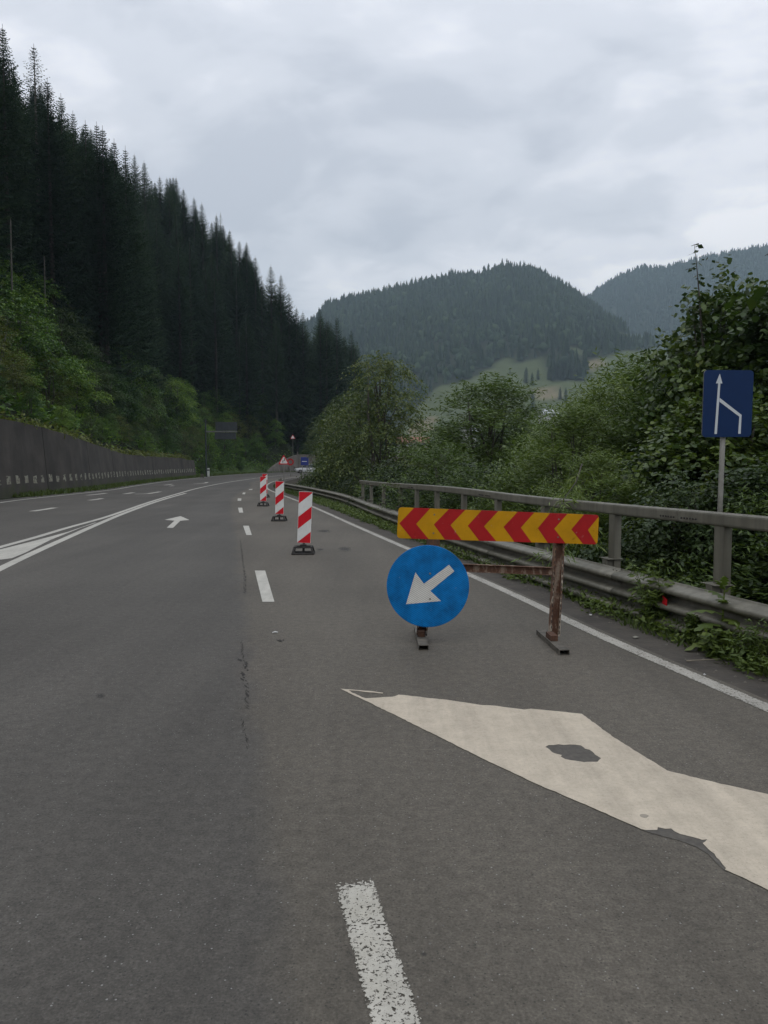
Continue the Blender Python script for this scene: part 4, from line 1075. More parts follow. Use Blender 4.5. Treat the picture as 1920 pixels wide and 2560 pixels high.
# parked white car, blue panel and pale height bar past the bend
m_carw = plain('white_car_paint', (0.55, 0.56, 0.57), (0.60, 0.61, 0.62), 1, 0.25, bmp=0)
m_glass = plain('dark_car_glass', (0.02, 0.025, 0.03), (0.03, 0.035, 0.04), 1, 0.08, bmp=0)
def make_car(label, loc, rz):
    t = thing('parked_car', label, 'car', loc, rz)
    sec = [(-2.05, .45, .62, .55), (-1.95, .30, .80, .80), (-1.3, .25, .90, .86), (-.75, .24, .95, .88), (0, .24, .97, .88), (1.0, .24, .98, .88), (1.8, .28, 1.0, .86), (2.05, .42, .92, .70)]
    V = []
    for x, zl, zh, w in sec: V += [(x, -w*.92, zl), (x, -w, (zl+zh)/2), (x, -w*.9, zh), (x, w*.9, zh), (x, w, (zl+zh)/2), (x, w*.92, zl)]
    Fc = [(i*6+j, i*6+(j+1) % 6, (i+1)*6+(j+1) % 6, (i+1)*6+j) for i in range(len(sec)-1) for j in range(6)] + [(5, 4, 3, 2, 1, 0), tuple(range(42, 48))]
    link('body', mesh_from('body', V, Fc, False, [m_carw]), t)
    cab = [(-.95, .93, .80), (-.25, 1.44, .62), (1.1, 1.47, .62), (1.9, 1.0, .76)]
    V = []
    for x, z, w in cab: V += [(x, -w, z), (x, w, z)]
    base = [(-.95, -.80, .90), (-.95, .80, .90), (1.9, -.78, .95), (1.9, .78, .95), (-.25, -.84, .93), (-.25, .84, .93), (1.1, -.84, .95), (1.1, .84, .95)]
    V += base
    Fc = [(0, 2, 3, 1), (4, 6, 7, 5), (0, 12, 2), (2, 12, 14, 4), (4, 14, 6), (1, 3, 13), (3, 5, 15, 13), (5, 7, 15)]
    link('window_band', mesh_from('window_band', V, Fc, False, [m_glass]), t)
    link('roof', mesh_from('roof', [(-.3, -.64, 1.45), (1.15, -.64, 1.48), (1.15, .64, 1.48), (-.3, .64, 1.45), (-.3, -.64, 1.50), (1.15, -.62, 1.53), (1.15, .62, 1.53), (-.3, .64, 1.50)], [(3,2,1,0),(4,5,6,7),(0,1,5,4),(1,2,6,5),(2,3,7,6),(3,0,4,7)], False, [m_carw]), t)
    for x in (-1.3, 1.3):
        for sy in (-1, 1):
            mb = MB(); mb.tube([(x, sy*.68, .31), (x, sy*.89, .31)], .31, 18); wv = mb.build('wheel', m_rubber, t)
            mb = MB(); mb.tube([(x, sy*.891, .31), (x, sy*.90, .31)], .18, 12); mb.build('rim', m_signback, wv)
    for sy in (-1, 1):
        mb = MB(); mb.box((-2.06, sy*.62 - .15, .60), (-1.98, sy*.62 + .15, .74), bev=.01); mb.build('headlight', m_greywhite, t)
    return t
cxx = P(768, 1166, 128)[0]
make_car('white car parked at the bend, half hidden by the roadside bushes', (cxx, 128.5, tz(cxx, 128.5) + 0.02), math.radians(14))
bx0, _, bz0 = P(752, 1163, 125); bx1, _, bz1 = P(771, 1143, 125)
t = thing('blue_panel', 'blue sign panel with pale lettering strip beside the parked white car', 'road sign', ((bx0 + bx1) / 2, 125, 0))
mb = MB(); hw = (bx1 - bx0) / 2; mb.box((-hw, 0, bz0), (hw, 0.05, bz1), bev=.02); pn = mb.build('panel', foil('mid_blue_sheeting', (0.03, 0.045, 0.22), .9, scratch=False), t)
mb = MB(); mb.box((-hw * .7, -0.01, (bz0 + bz1) / 2 - .1), (hw * .6, -0.003, (bz0 + bz1) / 2 + .02)); mb.build('pale_strip', m_greywhite, pn)
mb = MB(); mb.tube([(-hw * .6, .09, -.8), (-hw * .6, .09, bz1 - .1)], .05, 8); mb.build('post', m_post_grey, t)
mb = MB(); mb.tube([(hw * .6, .09, -.8), (hw * .6, .09, bz1 - .1)], .05, 8); mb.build('post', m_post_grey, t)
hx0, _, hz = P(745, 1139, 133); hx1 = P(768, 1139, 133)[0]
t = thing('height_bar', 'pale horizontal bar on two posts above the blue panel', 'bar', (hx0, 133, 0))
mb = MB(); mb.box((0, -.1, hz - .12), (hx1 - hx0, .1, hz + .14)); mb.build('crossbar', m_wall2, t)
for q in (0.1, hx1 - hx0 - .1):
    mb = MB(); mb.box((q - .1, -.09, -1.0), (q + .1, .09, hz - .125)); mb.build('upright', m_wall2, t)
mb = MB(); mb.box((-.15, -.12, hz - .12), (-.005, .12, hz + .65)); mb.build('end_block', m_wall2, t)

# ------------------------------------------------------------------ vegetation generators
def leaves_mesh(P0, D, Lf, Wf, tilt_rng, g, fold=0.25):
    """rhombic folded leaves: P0 base, D direction, arrays"""
    n = len(P0)
    up = g.normal(0, 0.45, (n, 3)); up[:, 2] += 1.0
    side = np.cross(D, up); side /= np.linalg.norm(side, axis=1)[:, None] + 1e-9
    nrm = np.cross(side, D)
    Lf = Lf[:, None]; Wf = Wf[:, None]
    tip = P0 + D * Lf - nrm * Lf * 0.12
    a = P0 + D * Lf * 0.45 + side * Wf * 0.5 - nrm * Lf * 0.04
    b = P0 + D * Lf * 0.45 - side * Wf * 0.5 - nrm * Lf * 0.04
    V = np.stack([P0, a, tip, b], 1).reshape(-1, 3)
    Fc = np.arange(n * 4).reshape(n, 4)
    return V, Fc
def sprays(g, O, D, Ls, nl, ll, lw, droop=0.35, spread=1.0):
    n = len(O); t = np.linspace(0.12, 1.0, nl)[None, :, None]
    D = D / np.linalg.norm(D, axis=1)[:, None]
    p = O[:, None] + D[:, None] * Ls[:, None, None] * t + np.array([0, 0, -1.0]) * (droop * Ls[:, None, None] * t ** 2)
    p = p + g.normal(0, 0.02, p.shape) * Ls[:, None, None]
    tg = D[:, None] + np.array([0, 0, -2.0]) * droop * t; tg = np.broadcast_to(tg, p.shape)
    s = np.cross(tg, np.array([0, 0, 1.0])); s /= np.linalg.norm(s, axis=2)[..., None] + 1e-9
    sg = np.where(np.arange(nl) % 2 == 0, 1, -1)[None, :, None]
    d = tg * 0.6 + s * sg * spread + g.normal(0, 0.35, p.shape); d[..., 2] -= 0.15
    d /= np.linalg.norm(d, axis=2)[..., None]
    p = p.reshape(-1, 3); d = d.reshape(-1, 3); m = len(p)
    return leaves_mesh(p, d, ll * g.uniform(0.6, 1.25, m), lw * g.uniform(0.7, 1.2, m), None, g)
def broadleaf(seed, Hh, R, ll, lw, nspray, nl, lobes=13, zlo=0.22, droop=0.35, Ls=(0.5, 1.0), stems=1, shape='oval', upshoot=0.0, flat=0.75):
    g = np.random.default_rng(seed); mb = MB()
    lc = []
    for i in range(lobes):
        z = zlo + (1 - zlo) * (i + 0.5) / lobes
        prof_ = math.sin(math.pi * min(1, (z - zlo) / (1 - zlo) * 0.78 + 0.16)) ** 0.8 if shape == 'oval' else (1.08 - z) ** 0.6
        a = i * 2.4 + g.uniform(-.5, .5); rr_ = R * prof_ * g.uniform(0.35, 0.78)
        lc.append((rr_ * math.cos(a), rr_ * math.sin(a), Hh * z * 0.93, R * prof_ * g.uniform(0.36, 0.55) + 0.15))
    lc.append((g.uniform(-.1, .1) * R, 0, Hh * 0.90, R * 0.30))
    for s in range(stems):
        a = g.uniform(0, 6.28); o = 0.10 * R * (stems > 1)
        pts = [(o * math.cos(a) * q * 3, o * math.sin(a) * q * 3, Hh * 0.92 * q - 0.2) for q in (0, .2, .45, .7, 1)]
        pts = [(x + g.normal(0, .02) * Hh, y + g.normal(0, .02) * Hh, z) for x, y, z in pts]
        mb.tube(pts, [Hh * 0.018, Hh * 0.015, Hh * .011, Hh * .007, Hh * .002], 7)
    for (x, y, z, r) in lc:
        z0 = max(0.1 * Hh, z - 0.28 * Hh * g.uniform(.6, 1.2))
        mb.tube([(0, 0, z0), (x * .45, y * .45, z0 + (z - z0) * .55), (x, y, z)], [Hh * .007, Hh * .005, Hh * .0015], 5, cap=False)
    # sprays start inside the lobes and point outwards
    w = np.array([q[3] ** 2 for q in lc]); w /= w.sum()
    k = g.choice(len(lc), nspray, p=w); C_ = np.array(lc)[k]
    v = g.normal(0, 1, (nspray, 3)); v /= np.linalg.norm(v, axis=1)[:, None]; v[:, 2] = np.abs(v[:, 2]) * 0.9 - 0.25
    rad = C_[:, 3] * g.uniform(0.3, 1.0, nspray)
    O = C_[:, :3] + v * rad[:, None] * np.array([1, 1, flat])
    D = v + np.stack([C_[:, 0], C_[:, 1], np.zeros(nspray)], 1) / (R + .01) * 0.5; D[:, 2] += upshoot
    V, Fc = sprays(g, O, D, g.uniform(Ls[0], Ls[1], nspray), nl, ll, lw, droop)
    V[:, 2] = np.maximum(V[:, 2], 0.02)
    return mb, V, Fc
def roundleaf(spec):
    mb, V, Fc = spec; q = V.reshape(-1, 4, 3); b, a, t, c = q[:, 0], q[:, 1], q[:, 2], q[:, 3]; m = (a + c) / 2
    lo = b * .7 + m * .3; hi = m * .45 + t * .55
    W = np.stack([b, lo + (a - m) * .75, m + (a - m) * 1.0, hi + (a - m) * .62, t, hi + (c - m) * .62, m + (c - m) * 1.0, lo + (c - m) * .75], 1)
    return mb, W.reshape(-1, 3), np.arange(len(q) * 8).reshape(-1, 8)
def make_tree(name, label, cat_, spec, bark, leafm, group=None):
    mb, V, Fc = spec
    t = thing(name, label, cat_, group=group)
    mb.build('trunk', bark, t, smooth=True)
    link('crown', mesh_from('crown', V, Fc, False, [leafm]), t)
    return t
def spruce(seed, Hh, R, zlo=0.1, dens=1.0, sparse=False):
    g = np.random.default_rng(seed); mb = MB()
    mb.tube([(0, 0, -1.0), (g.normal(0, .05), g.normal(0, .05), Hh * .5), (0, 0, Hh)], [Hh * .0125, Hh * .008, 0.015], 7)
    Vs = []; z = Hh * zlo; 
    while z < Hh * 0.985:
        t = (z / Hh - zlo) / (1 - zlo); sd0 = Hh - z; rr_ = R * (1 - math.exp(-0.43 * sd0 / R)) * (1.0 if t > 0.12 else 0.75 + t * 2)
        nb = int(g.integers(5, 8)); a0 = g.uniform(0, 6.28)
        for b in range(nb):
            a = a0 + b * 6.283 / nb + g.normal(0, .18); Lb = max(0.12, rr_ * g.uniform(0.62, 1.15)); dx, dy = math.cos(a), math.sin(a)
            m = max(4, int(Lb / 0.19 * dens)); q = np.linspace(0.08, 1, m)
            sag = (0.30 * (1 - t) + 0.02) * Lb; lift = 0.20 * Lb * (0.4 + t)
            px_, py_ = dx * q * Lb, dy * q * Lb; pz = z + lift * q ** 2 * 1.2 - sag * np.sin(q * 2.2) * 1.1
            tw = min(1.0, 0.12 + rr_ * .45) * (0.22 + 0.38 * np.sin(np.pi * np.clip(q * 0.85 + .12, 0, 1))) * (0.75 + 0.10 * (1 - t)) * (0.6 if sparse else 1.0)
            for sgn in (-1, 1):
                wdt = min(1.0, .4 + rr_ * .4) * (0.085 if sparse else 0.13) * (0.6 + .6 * (1 - t))
                ln = tw * g.uniform(.7, 1.3, m)
                bx, by = dx * 0.55 - sgn * dy * .9, dy * .55 + sgn * dx * .9
                tipx, tipy, tipz = px_ + bx * ln, py_ + by * ln, pz - ln * g.uniform(.15, .7, m) + .12 * t * ln
                V4 = np.stack([np.stack([px_ - dx * wdt, py_ - dy * wdt, pz], 1), np.stack([px_ + dx * wdt, py_ + dy * wdt, pz - .02], 1), np.stack([tipx, tipy, tipz], 1)], 1)
                Vs.append(V4.reshape(-1, 3))
            # hanging twigs
            hl = tw * g.uniform(.5, 1.1, m) * (0.5 if sparse else 0.8)
            V4 = np.stack([np.stack([px_ - dx * .1, py_ - dy * .1, pz], 1), np.stack([px_ + dx * .1, py_ + dy * .1, pz], 1), np.stack([px_ + g.normal(0, .06, m), py_ + g.normal(0, .06, m), pz - hl], 1)], 1)
            Vs.append(V4.reshape(-1, 3))
        z += g.uniform(.26, .46) * (1.25 if sparse else 1.0) * (0.55 + 0.55 * (1 - t))
    V = np.concatenate(Vs); return mb, V, np.arange(len(V)).reshape(-1, 3)

# ------------------------------------------------------------------ the spruce wood on the left slope
SPV = [(28.0, spruce(11, 28, 4.5, .10)), (28.0, spruce(12, 28, 5.0, .16)), (28.0, spruce(13, 28, 4.0, .22)), (28.0, spruce(14, 28, 4.8, .07)), (28.0, spruce(15, 28, 3.7, .30))]
protos = []
GS = 'dark spruces of the wood on the left slope'
for i, (hh, sp) in enumerate(SPV):
    protos.append(make_tree('spruce_tree', 'dark spruce packed among others in the wood on the slope', 'spruce', sp, m_bark, m_spruce, GS))
sparse_p = make_tree('spruce_tree', 'thin sparse-branched spruce whose bare top stands out above the ridge', 'spruce', spruce(21, 28, 5.0, .35, 1.0, True), m_bark_pale, m_spruce, GS)
placed = []; used = set()
def put_spruce(x, y, hh, label=None, pr=None, wide=1.0):
    pr_ = pr or protos[rs.integers(0, len(protos))]
    z = tz(x, y); k = hh / 28.0; wq = k ** 0.6 * wide * rs.uniform(.88, 1.12)
    key = pr_.name
    if key not in used:
        used.add(key); o = pr_; o.location = (x, y, z - .2); o.scale = (wq, wq, k); o.rotation_euler = (0, 0, rs.uniform(0, 6.28))
        if label: o['label'] = label
    else: o = copy_tree(pr_, (x, y, z - .2), rs.uniform(0, 6.28), (wq, wq, k), label=label or 'dark spruce packed among others in the wood on the slope', group=GS)
    placed.append((x, y)); return o
rs = np.random.default_rng(5)
SK = [(-35, 30, 'spruce at the very left edge, cut off by the frame'), (6, 62, 'tallest spruce at the upper left edge, only its right branches showing'),
      (118, 196, 'spruce just right of the sparse one, on the ridge line'), (152, 235, 'narrow pointed spruce below the sparse one on the ridge'), (182, 278, None),
      (213, 302, 'first of the three spruce tips right of the steep step'), (241, 306, 'middle of the three spruce tips right of the steep step'), (256, 316, 'last of the three spruce tips right of the steep step'),
      (285, 348, 'lone pointed spruce tip between two clusters on the skyline'), (313, 366, 'broad spruce tip after the lone pointed one'), (336, 385, None), (360, 402, None), (378, 448, None),
      (399, 440, 'slim spruce tip left of the tall wide pair on the skyline'), (422, 462, None), (440, 442, 'tall wide spruce in the middle of the skyline'), (458, 470, None), (485, 492, 'spruce tip just right of the wide middle one'), (504, 506, None),
      (541, 535, 'dark pointed spruce with a pale dead one beside it'), (574, 574, 'slim spruce on the descending skyline'), (598, 602, None), (616, 604, 'twin spruce tip low on the skyline'), (638, 640, None), (654, 700, None),
      (677, 662, 'isolated tall spruce standing clear of the ridge line'), (702, 686, 'shorter spruce leaning on the isolated tall one'), (722, 730, None), (741, 768, 'small spruce tip in the notch where the hills meet'), (757, 778, None),
      (800, 771, 'broad dark spruce where the wood meets the far mountain'), (816, 800, None), (842, 790, 'pointed spruce beside the broad one, against the far mountain'), (862, 838, None), (878, 824, 'last spruce of the wood, against the far mountain'), (893, 850, None)]
def spot_for(px, py, target=28):
    best = None
    for Y in np.arange(62, 290, 4.0):
        x, _, zt_ = P(px, py, Y)
        if float(dist_to(Lc, np.array([x]), np.array([Y]))[0]) < 8: continue
        h_ = zt_ - tz(x, Y); c = abs(h_ - target) + max(0, Y - 200) * .05
        if 14 < h_ < 44 and (best is None or c < best[0]): best = (c, x, Y, h_)
    return best
for px, py, lb in SK:
    b = spot_for(px, py, 29)
    if b: put_spruce(b[1], b[2], b[3] + .3, lb, wide=0.95)
b = spot_for(84, 104, 33)
if b:
    put_spruce(b[1], b[2], b[3], 'thin sparse-branched spruce whose bare top stands out above the ridge', sparse_p, 1.05)
b = spot_for(551, 527, 30)
if b: put_spruce(b[1], b[2], b[3], 'pale half-dead spruce with thin branches on the lower skyline', sparse_p, 0.6)
cand = []
for _ in range(9000):
    y = rs.uniform(34, 300); x = rs.uniform(-0.56 * y - 6, 0.02 * y)
    cand.append((x, y))
cand = np.array(cand); dd_ = dist_to(Lc, cand[:, 0], cand[:, 1]); ok = (dd_ > 12.5 + 3 * np.sin(cand[:, 1] / 9)) & (dd_ < 95)
cand = cand[ok]; dd_ = dd_[ok]; order = np.argsort(dd_ + rs.uniform(0, 6, len(dd_)))
cnt = 0
for j in order:
    x, y = cand[j]
    sp_ = 3.6 + dd_[j] * 0.035
    if any((x - a) ** 2 + (y - b) ** 2 < sp_ ** 2 for a, b in placed): continue
    g_ = tz(x, y); mh = H + float(sil_elev(x / y)) * y - g_ - rs.uniform(0.5, 3.0)
    hh = min(rs.uniform(23, 31), mh)
    if hh < 13: continue
    put_spruce(x, y, hh); cnt += 1
    if cnt >= 250: break

# pale bare trunks showing in front of the dark wood
for px, y0_, y1_, rr_, lb in ((23, 700, 545, .16, 'pale bare trunk near the left edge, half way up the wood'), (108, 735, 640, .12, 'thin pale trunk rising above the bright green belt'), (540, 900, 845, .10, 'faint thin trunk in the middle of the dark wood'), (597, 925, 830, .13, 'long pale trunk above the belt, right of the faint one'),
                              (797, 1000, 900, .12, 'leftmost of the bare trunks under the last spruces of the wood'), (812, 990, 925, .10, 'short bare trunk between two longer ones under the last spruces'), (824, 1000, 905, .12, 'rightmost of the bare trunks under the last spruces of the wood')):
    for Y in np.arange(50, 240, 2.0):
        x, _, zt_ = P(px, y1_, Y)
        if float(dist_to(Lc, np.array([x]), np.array([Y]))[0]) > (11.0 if px < 700 else 30): break
    g0 = tz(x, Y); t = thing('bare_trunk', lb, 'tree trunk', (x, Y, g0)); mb = MB(); hz_ = zt_ - g0
    rr_ *= .62; mb.tube([(0, 0, -.5), (.05, 0, hz_ * .5), (0.1, 0, hz_)], [rr_, rr_ * .8, rr_ * .5], 7); mb.build('stem', m_bark_pale, t)
    mb = MB(); mb.tube([(.08, 0, hz_ * .8), (.6, -.2, hz_ * .83)], [.03, .01], 5); mb.build('dead_twig', m_bark_pale, t)

# ------------------------------------------------------------------ broadleaf belt above the wall
BL = [make_tree('broadleaf_tree', 'leafy hazel-like tree in the belt above the wall', 'tree', broadleaf(31, 7, 2.6, .19, .12, 1000, 9, 9, .08), m_bark, m_leaf_a),
      make_tree('broadleaf_tree', 'leafy hazel-like tree in the belt above the wall', 'tree', broadleaf(32, 7, 2.3, .17, .11, 1000, 9, 10, .06, stems=2), m_bark, m_leaf_a),
      make_tree('broadleaf_tree', 'leafy hazel-like tree in the belt above the wall', 'tree', broadleaf(33, 7, 2.8, .17, .09, 900, 9, 12, .1, droop=.6), m_bark, m_leaf_b),
      make_tree('broadleaf_tree', 'leafy hazel-like tree in the belt above the wall', 'tree', broadleaf(34, 7, 2.5, .14, .075, 1000, 10, 15, .05, stems=3, upshoot=.5), m_bark, m_leaf_olive)]
GB = 'broadleaf trees between the retaining wall and the spruces'
bl_used = set(); bl_pl = []
def put_bl(i, x, y, s, label=None, sz=1.0, group=GB, zoff=-.2):
    p = BL[i]; z = tz(x, y) + zoff
    lb = label or ('olive green shrub in the belt between wall and spruces' if i == 3 else 'green broadleaf tree in the belt between wall and spruces')
    if i not in bl_used:
        bl_used.add(i); p.location = (x, y, z); p.scale = (s, s, s * sz); p.rotation_euler = (0, 0, rs.uniform(0, 6.28)); p['label'] = lb; p['group'] = group; o = p
    else: o = copy_tree(p, (x, y, z), rs.uniform(0, 6.28), (s, s, s * sz), lb, group)
    bl_pl.append((x, y)); return o
def by_px(px, py_top, Y, h_): x, _, z = P(px, py_top, Y); return x, Y, z
lbd = {0: 8.5, 1: 9.0, 2: 9.5, 3: 6.6}
# the tall bright one at the left edge and the olive shrubs under it
for px, py, Y, i, lb in ((45, 720, 43, 0, 'tall bright green tree at the left edge, highest of the belt'), (150, 760, 47, 2, 'tree just right of the tall bright one, its top below a pale trunk'), (270, 800, 58, 1, 'rounded tree top in front of the dark spruces, left of the middle'),
                         (120, 880, 41, 3, 'large olive green shrub above the high end of the wall'), (40, 905, 39, 3, 'olive green shrub at the left edge above the wall'), (340, 890, 66, 0, 'green tree top descending towards the wall end'),
                         (440, 940, 80, 1, 'green tree standing over the low end of the wall')):
    for Y in np.arange(36, 140, .5):
        x, _, zt_ = P(px, py, Y)
        if float(dist_to(Lc, np.array([x]), np.array([Y]))[0]) > lbd[i] : break
    h_ = zt_ - tz(x, Y); s = np.clip(h_ / 7, .45, 1.35)
    put_bl(i, x, Y, s * 1.0, lb)
y = 27.0
while y < 172:
    for dwall, hmin, hmax in ((4.5, 1.8, 2.8), (6.8, 4.2, 5.6), (9.8, 5.5, 7.5), (13.5, 6.5, 9.0)):
        if rs.uniform() < 0.10: continue
        c = offset_curve(Lc, -(dwall + rs.uniform(-1, 1)))
        # follow the curve by arc length = y + 12
        dc_ = np.r_[0, np.cumsum(np.linalg.norm(np.diff(c, axis=0), axis=1))]
        i = np.argmin(np.abs(dc_ - (y + 12 + rs.uniform(-1, 1)))); x, yy = c[i]
        if yy > 137 and dwall < 5: continue
        if yy < 25: continue
        if any((x - a) ** 2 + (yy - b_) ** 2 < 2.0 ** 2 for a, b_ in bl_pl): continue
        hgt = rs.uniform(hmin, hmax) * (1.0 if yy < 100 else .85)
        kind = int(rs.choice(4, p=(.36, .28, .22, .14) if yy > 52 else (.28, .22, .15, .35)))
        put_bl(kind, float(x), float(yy), hgt / 7 * 1.05)
    y += rs.uniform(2.3, 3.1) * (1 if y < 100 else 1.35)
# undergrowth carpet on the slope (uncountable)
g = np.random.default_rng(77); n = 26000
yy = g.uniform(26, 165, n); ii = np.interp(yy, Lc[:230, 1], np.arange(230)); xx = np.interp(yy, Lc[:230, 1], Lc[:230, 0]) - (3.5 + g.gamma(1.6, 3.6, n))
ok = dist_to(Lc, xx, yy) > 3.5; xx, yy = xx[ok], yy[ok]; n = len(xx)
zz = terrain(xx, yy) + g.uniform(0, .9, n) ** 1.5
D = g.normal(0, 1, (n, 3)); D[:, 2] = np.abs(D[:, 2]) * .5; D /= np.linalg.norm(D, axis=1)[:, None]
V, Fc = leaves_mesh(np.stack([xx, yy, zz], 1), D, g.uniform(.2, .45, n), g.uniform(.12, .26, n), None, g)
tag(link('undergrowth', mesh_from('undergrowth', V, Fc, False, [m_leaf_a])), kind='stuff', label='low green undergrowth covering the slope above the wall', cat_='undergrowth')
n = 9000; kk = g.integers(6, 293, n); dW = np.gradient(wall_pts, axis=0); dW /= np.linalg.norm(dW, axis=1)[:, None]; off = g.uniform(.3, 1.9, n)
clump = (np.sin(kk * .21) + np.sin(kk * .083 + 2) + np.sin(kk * .57)) / 3; keep = g.uniform(0, 1, n) < .45 + .5 * clump; kk = kk[keep]; off = off[keep]; n = len(kk)
bx = wall_pts[kk] + np.stack([-dW[kk, 1], dW[kk, 0]], 1) * off[:, None] + g.normal(0, .12, (n, 2)); bz = np.array([wall_top(q) for q in wall_pts])[kk] + g.uniform(-.05, .45, n)
D = g.normal(0, .6, (n, 3)); D[:, 2] = g.uniform(-.8, .9, n); D[:, 0] += .5; D /= np.linalg.norm(D, axis=1)[:, None]
V, Fc = leaves_mesh(np.column_stack([bx, bz]), D, g.uniform(.15, .4, n), g.uniform(.06, .16, n), None, g)
tag(link('wall_top_weeds', mesh_from('wall_top_weeds', V, Fc, False, [m_leaf_olive])), kind='stuff', label='weeds hanging over the top edge of the retaining wall', cat_='weeds')
# moss and grass at the foot of the wall and on the bank past it
n = 16000; yy = g.uniform(22, 150, n); ii = np.interp(np.interp(yy, np.arange(len(Lc)), np.arange(len(Lc))), np.arange(len(Lc)), np.arange(len(Lc)))
kk = g.integers(60, 232, n); off = g.uniform(.75, 1.7, n); tt = np.gradient(Lc, axis=0); tt /= np.linalg.norm(tt, axis=1)[:, None]
far = Lc[kk, 1] > 93; off = np.where(far, g.uniform(.8, 6.5, n), off)
base = Lc[kk] - np.stack([tt[kk, 1], -tt[kk, 0]], 1) * off[:, None] + g.normal(0, .15, (n, 2))
zz = terrain(base[:, 0], base[:, 1])
D = g.normal(0, .35, (n, 3)); D[:, 2] = 1; D /= np.linalg.norm(D, axis=1)[:, None]
V, Fc = leaves_mesh(np.stack([base[:, 0], base[:, 1], zz - .02], 1), D, g.uniform(.12, .38, n), g.uniform(.05, .10, n), None, g)
tag(link('verge_grass', mesh_from('verge_grass', V, Fc, False, [m_grass])), kind='stuff', label='grass and moss along the foot of the retaining wall', cat_='grass')

# ------------------------------------------------------------------ trees right of the road
def place_tree(t, px, py_top, Y, h0, rz=0, wide=1.0):
    x, _, zt_ = P(px, py_top, Y); z = tz(x, Y); k = (zt_ - z) / h0
    t.location = (x, Y, z - .1); t.scale = (k * wide, k * wide, k); t.rotation_euler = (0, 0, rz); return t
A = make_tree('alder_tree', 'tall round-topped broadleaf tree in the middle, left of the gap in the valley view', 'tree', broadleaf(51, 9, 2.9, .17, .09, 1900, 11, 15, .08, droop=.6, Ls=(.6, 1.3), stems=2), m_bark, m_leaf_b)
place_tree(A, 950, 862, 41, 9, .4, 0.93)
A2 = copy_tree(A, (0, 0, 0), label='lower dark broadleaf tree tucked against the left of the tall round-topped one'); place_tree(A2, 872, 965, 52, 9, 2.2, 0.95)
A3 = copy_tree(A, (0, 0, 0), label='dark bushy tree beside the parked white car at the bend'); place_tree(A3, 868, 1040, 60, 9, 4.0, 1.15)
A4 = copy_tree(A, (0, 0, 0), label='tree crown overhanging the road beyond the bend, near the small high triangle'); place_tree(A4, 842, 1000, 104, 9, 1.0, 1.0)
A5 = copy_tree(A, (0, 0, 0), label='dark tree crown rising behind the trees beside the bend'); place_tree(A5, 850, 935, 165, 9, 3.0, 0.85)
B_w = broadleaf(52, 7, 2.6, .20, .045, 3200, 13, 16, .08, droop=.25, Ls=(.6, 1.2), stems=3, upshoot=.75)
B = make_tree('willow_tree', 'pale green narrow-leaved willow rising behind the chevron board', 'tree', B_w, m_bark, m_willow)
place_tree(B, 1225, 950, 31, 7, 1.0, 1.22)
B2 = copy_tree(B, (0, 0, 0), label='small willow between the round-topped tree and the pale willow'); place_tree(B2, 1085, 1105, 34, 7, 2.5, 1.3)
B3 = copy_tree(B, (0, 0, 0), label='olive green willow bush right of the pale willow, low in a hollow'); place_tree(B3, 1372, 1068, 27, 7, 4.1, 1.15)
Cw = broadleaf(53, 5, 2.1, .17, .034, 2600, 14, 16, .06, droop=.18, Ls=(.45, .95), stems=4, upshoot=1.0)
C1 = make_tree('willow_shrub', 'tall willow shrub with long upright shoots, left of the blue merge sign', 'shrub', Cw, m_bark, m_willow)
place_tree(C1, 1505, 960, 19, 5, 0.3, 0.86)
C2 = copy_tree(C1, (0, 0, 0), label='willow shrub in front of the tall one, over the middle of the rail'); place_tree(C2, 1440, 1010, 16.5, 5, 2.0, 0.95)
C3 = copy_tree(C1, (0, 0, 0), label='willow shrub behind the upper rail just left of the blue sign post'); place_tree(C3, 1640, 975, 16, 5, 3.9, .85)
C4 = copy_tree(C1, (0, 0, 0), label='yellowish willow top left of the blue merge sign, farther back'); place_tree(C4, 1590, 915, 24, 5, 5.0, .9)
C5 = copy_tree(C1, (0, 0, 0), label='low willow shrub reaching over the rail right of the chevron board'); place_tree(C5, 1480, 1125, 12.4, 5, 1.1, 1.0)
Mp = broadleaf(54, 7, 2.5, .125, .115, 4400, 8, 18, .06, droop=.30, Ls=(.5, 1.0), stems=2, flat=.6)
M1 = make_tree('maple_tree', 'big-leaved maple rising beside the blue merge sign, a thin leafy shoot at its top', 'tree', roundleaf(Mp), m_bark, m_maple)
place_tree(M1, 1812, 668, 15.5, 7, 0.9, .70)
M2 = copy_tree(M1, (0, 0, 0), label='maple filling the right edge above the blue merge sign'); place_tree(M2, 1985, 640, 14.0, 7, 2.9, .8)
M3 = copy_tree(M1, (0, 0, 0), label='dark maple behind the post of the blue merge sign'); place_tree(M3, 1810, 950, 12.6, 7, 4.4, 1.15)
M4 = copy_tree(M1, (0, 0, 0), label='dark big-leaved bush between sign post and willow shrubs'); place_tree(M4, 1690, 1075, 13.4, 7, 5.2, 1.1)
M5 = copy_tree(M1, (0, 0, 0), label='bush at the right edge behind the last rail post'); place_tree(M5, 1950, 1120, 10.4, 7, 0.2, 1.2)
M6 = copy_tree(M1, (0, 0, 0), label='broad maple crown left of the sign, spreading flat branches over the valley'); place_tree(M6, 1752, 800, 17.5, 7, 3.4, .62)
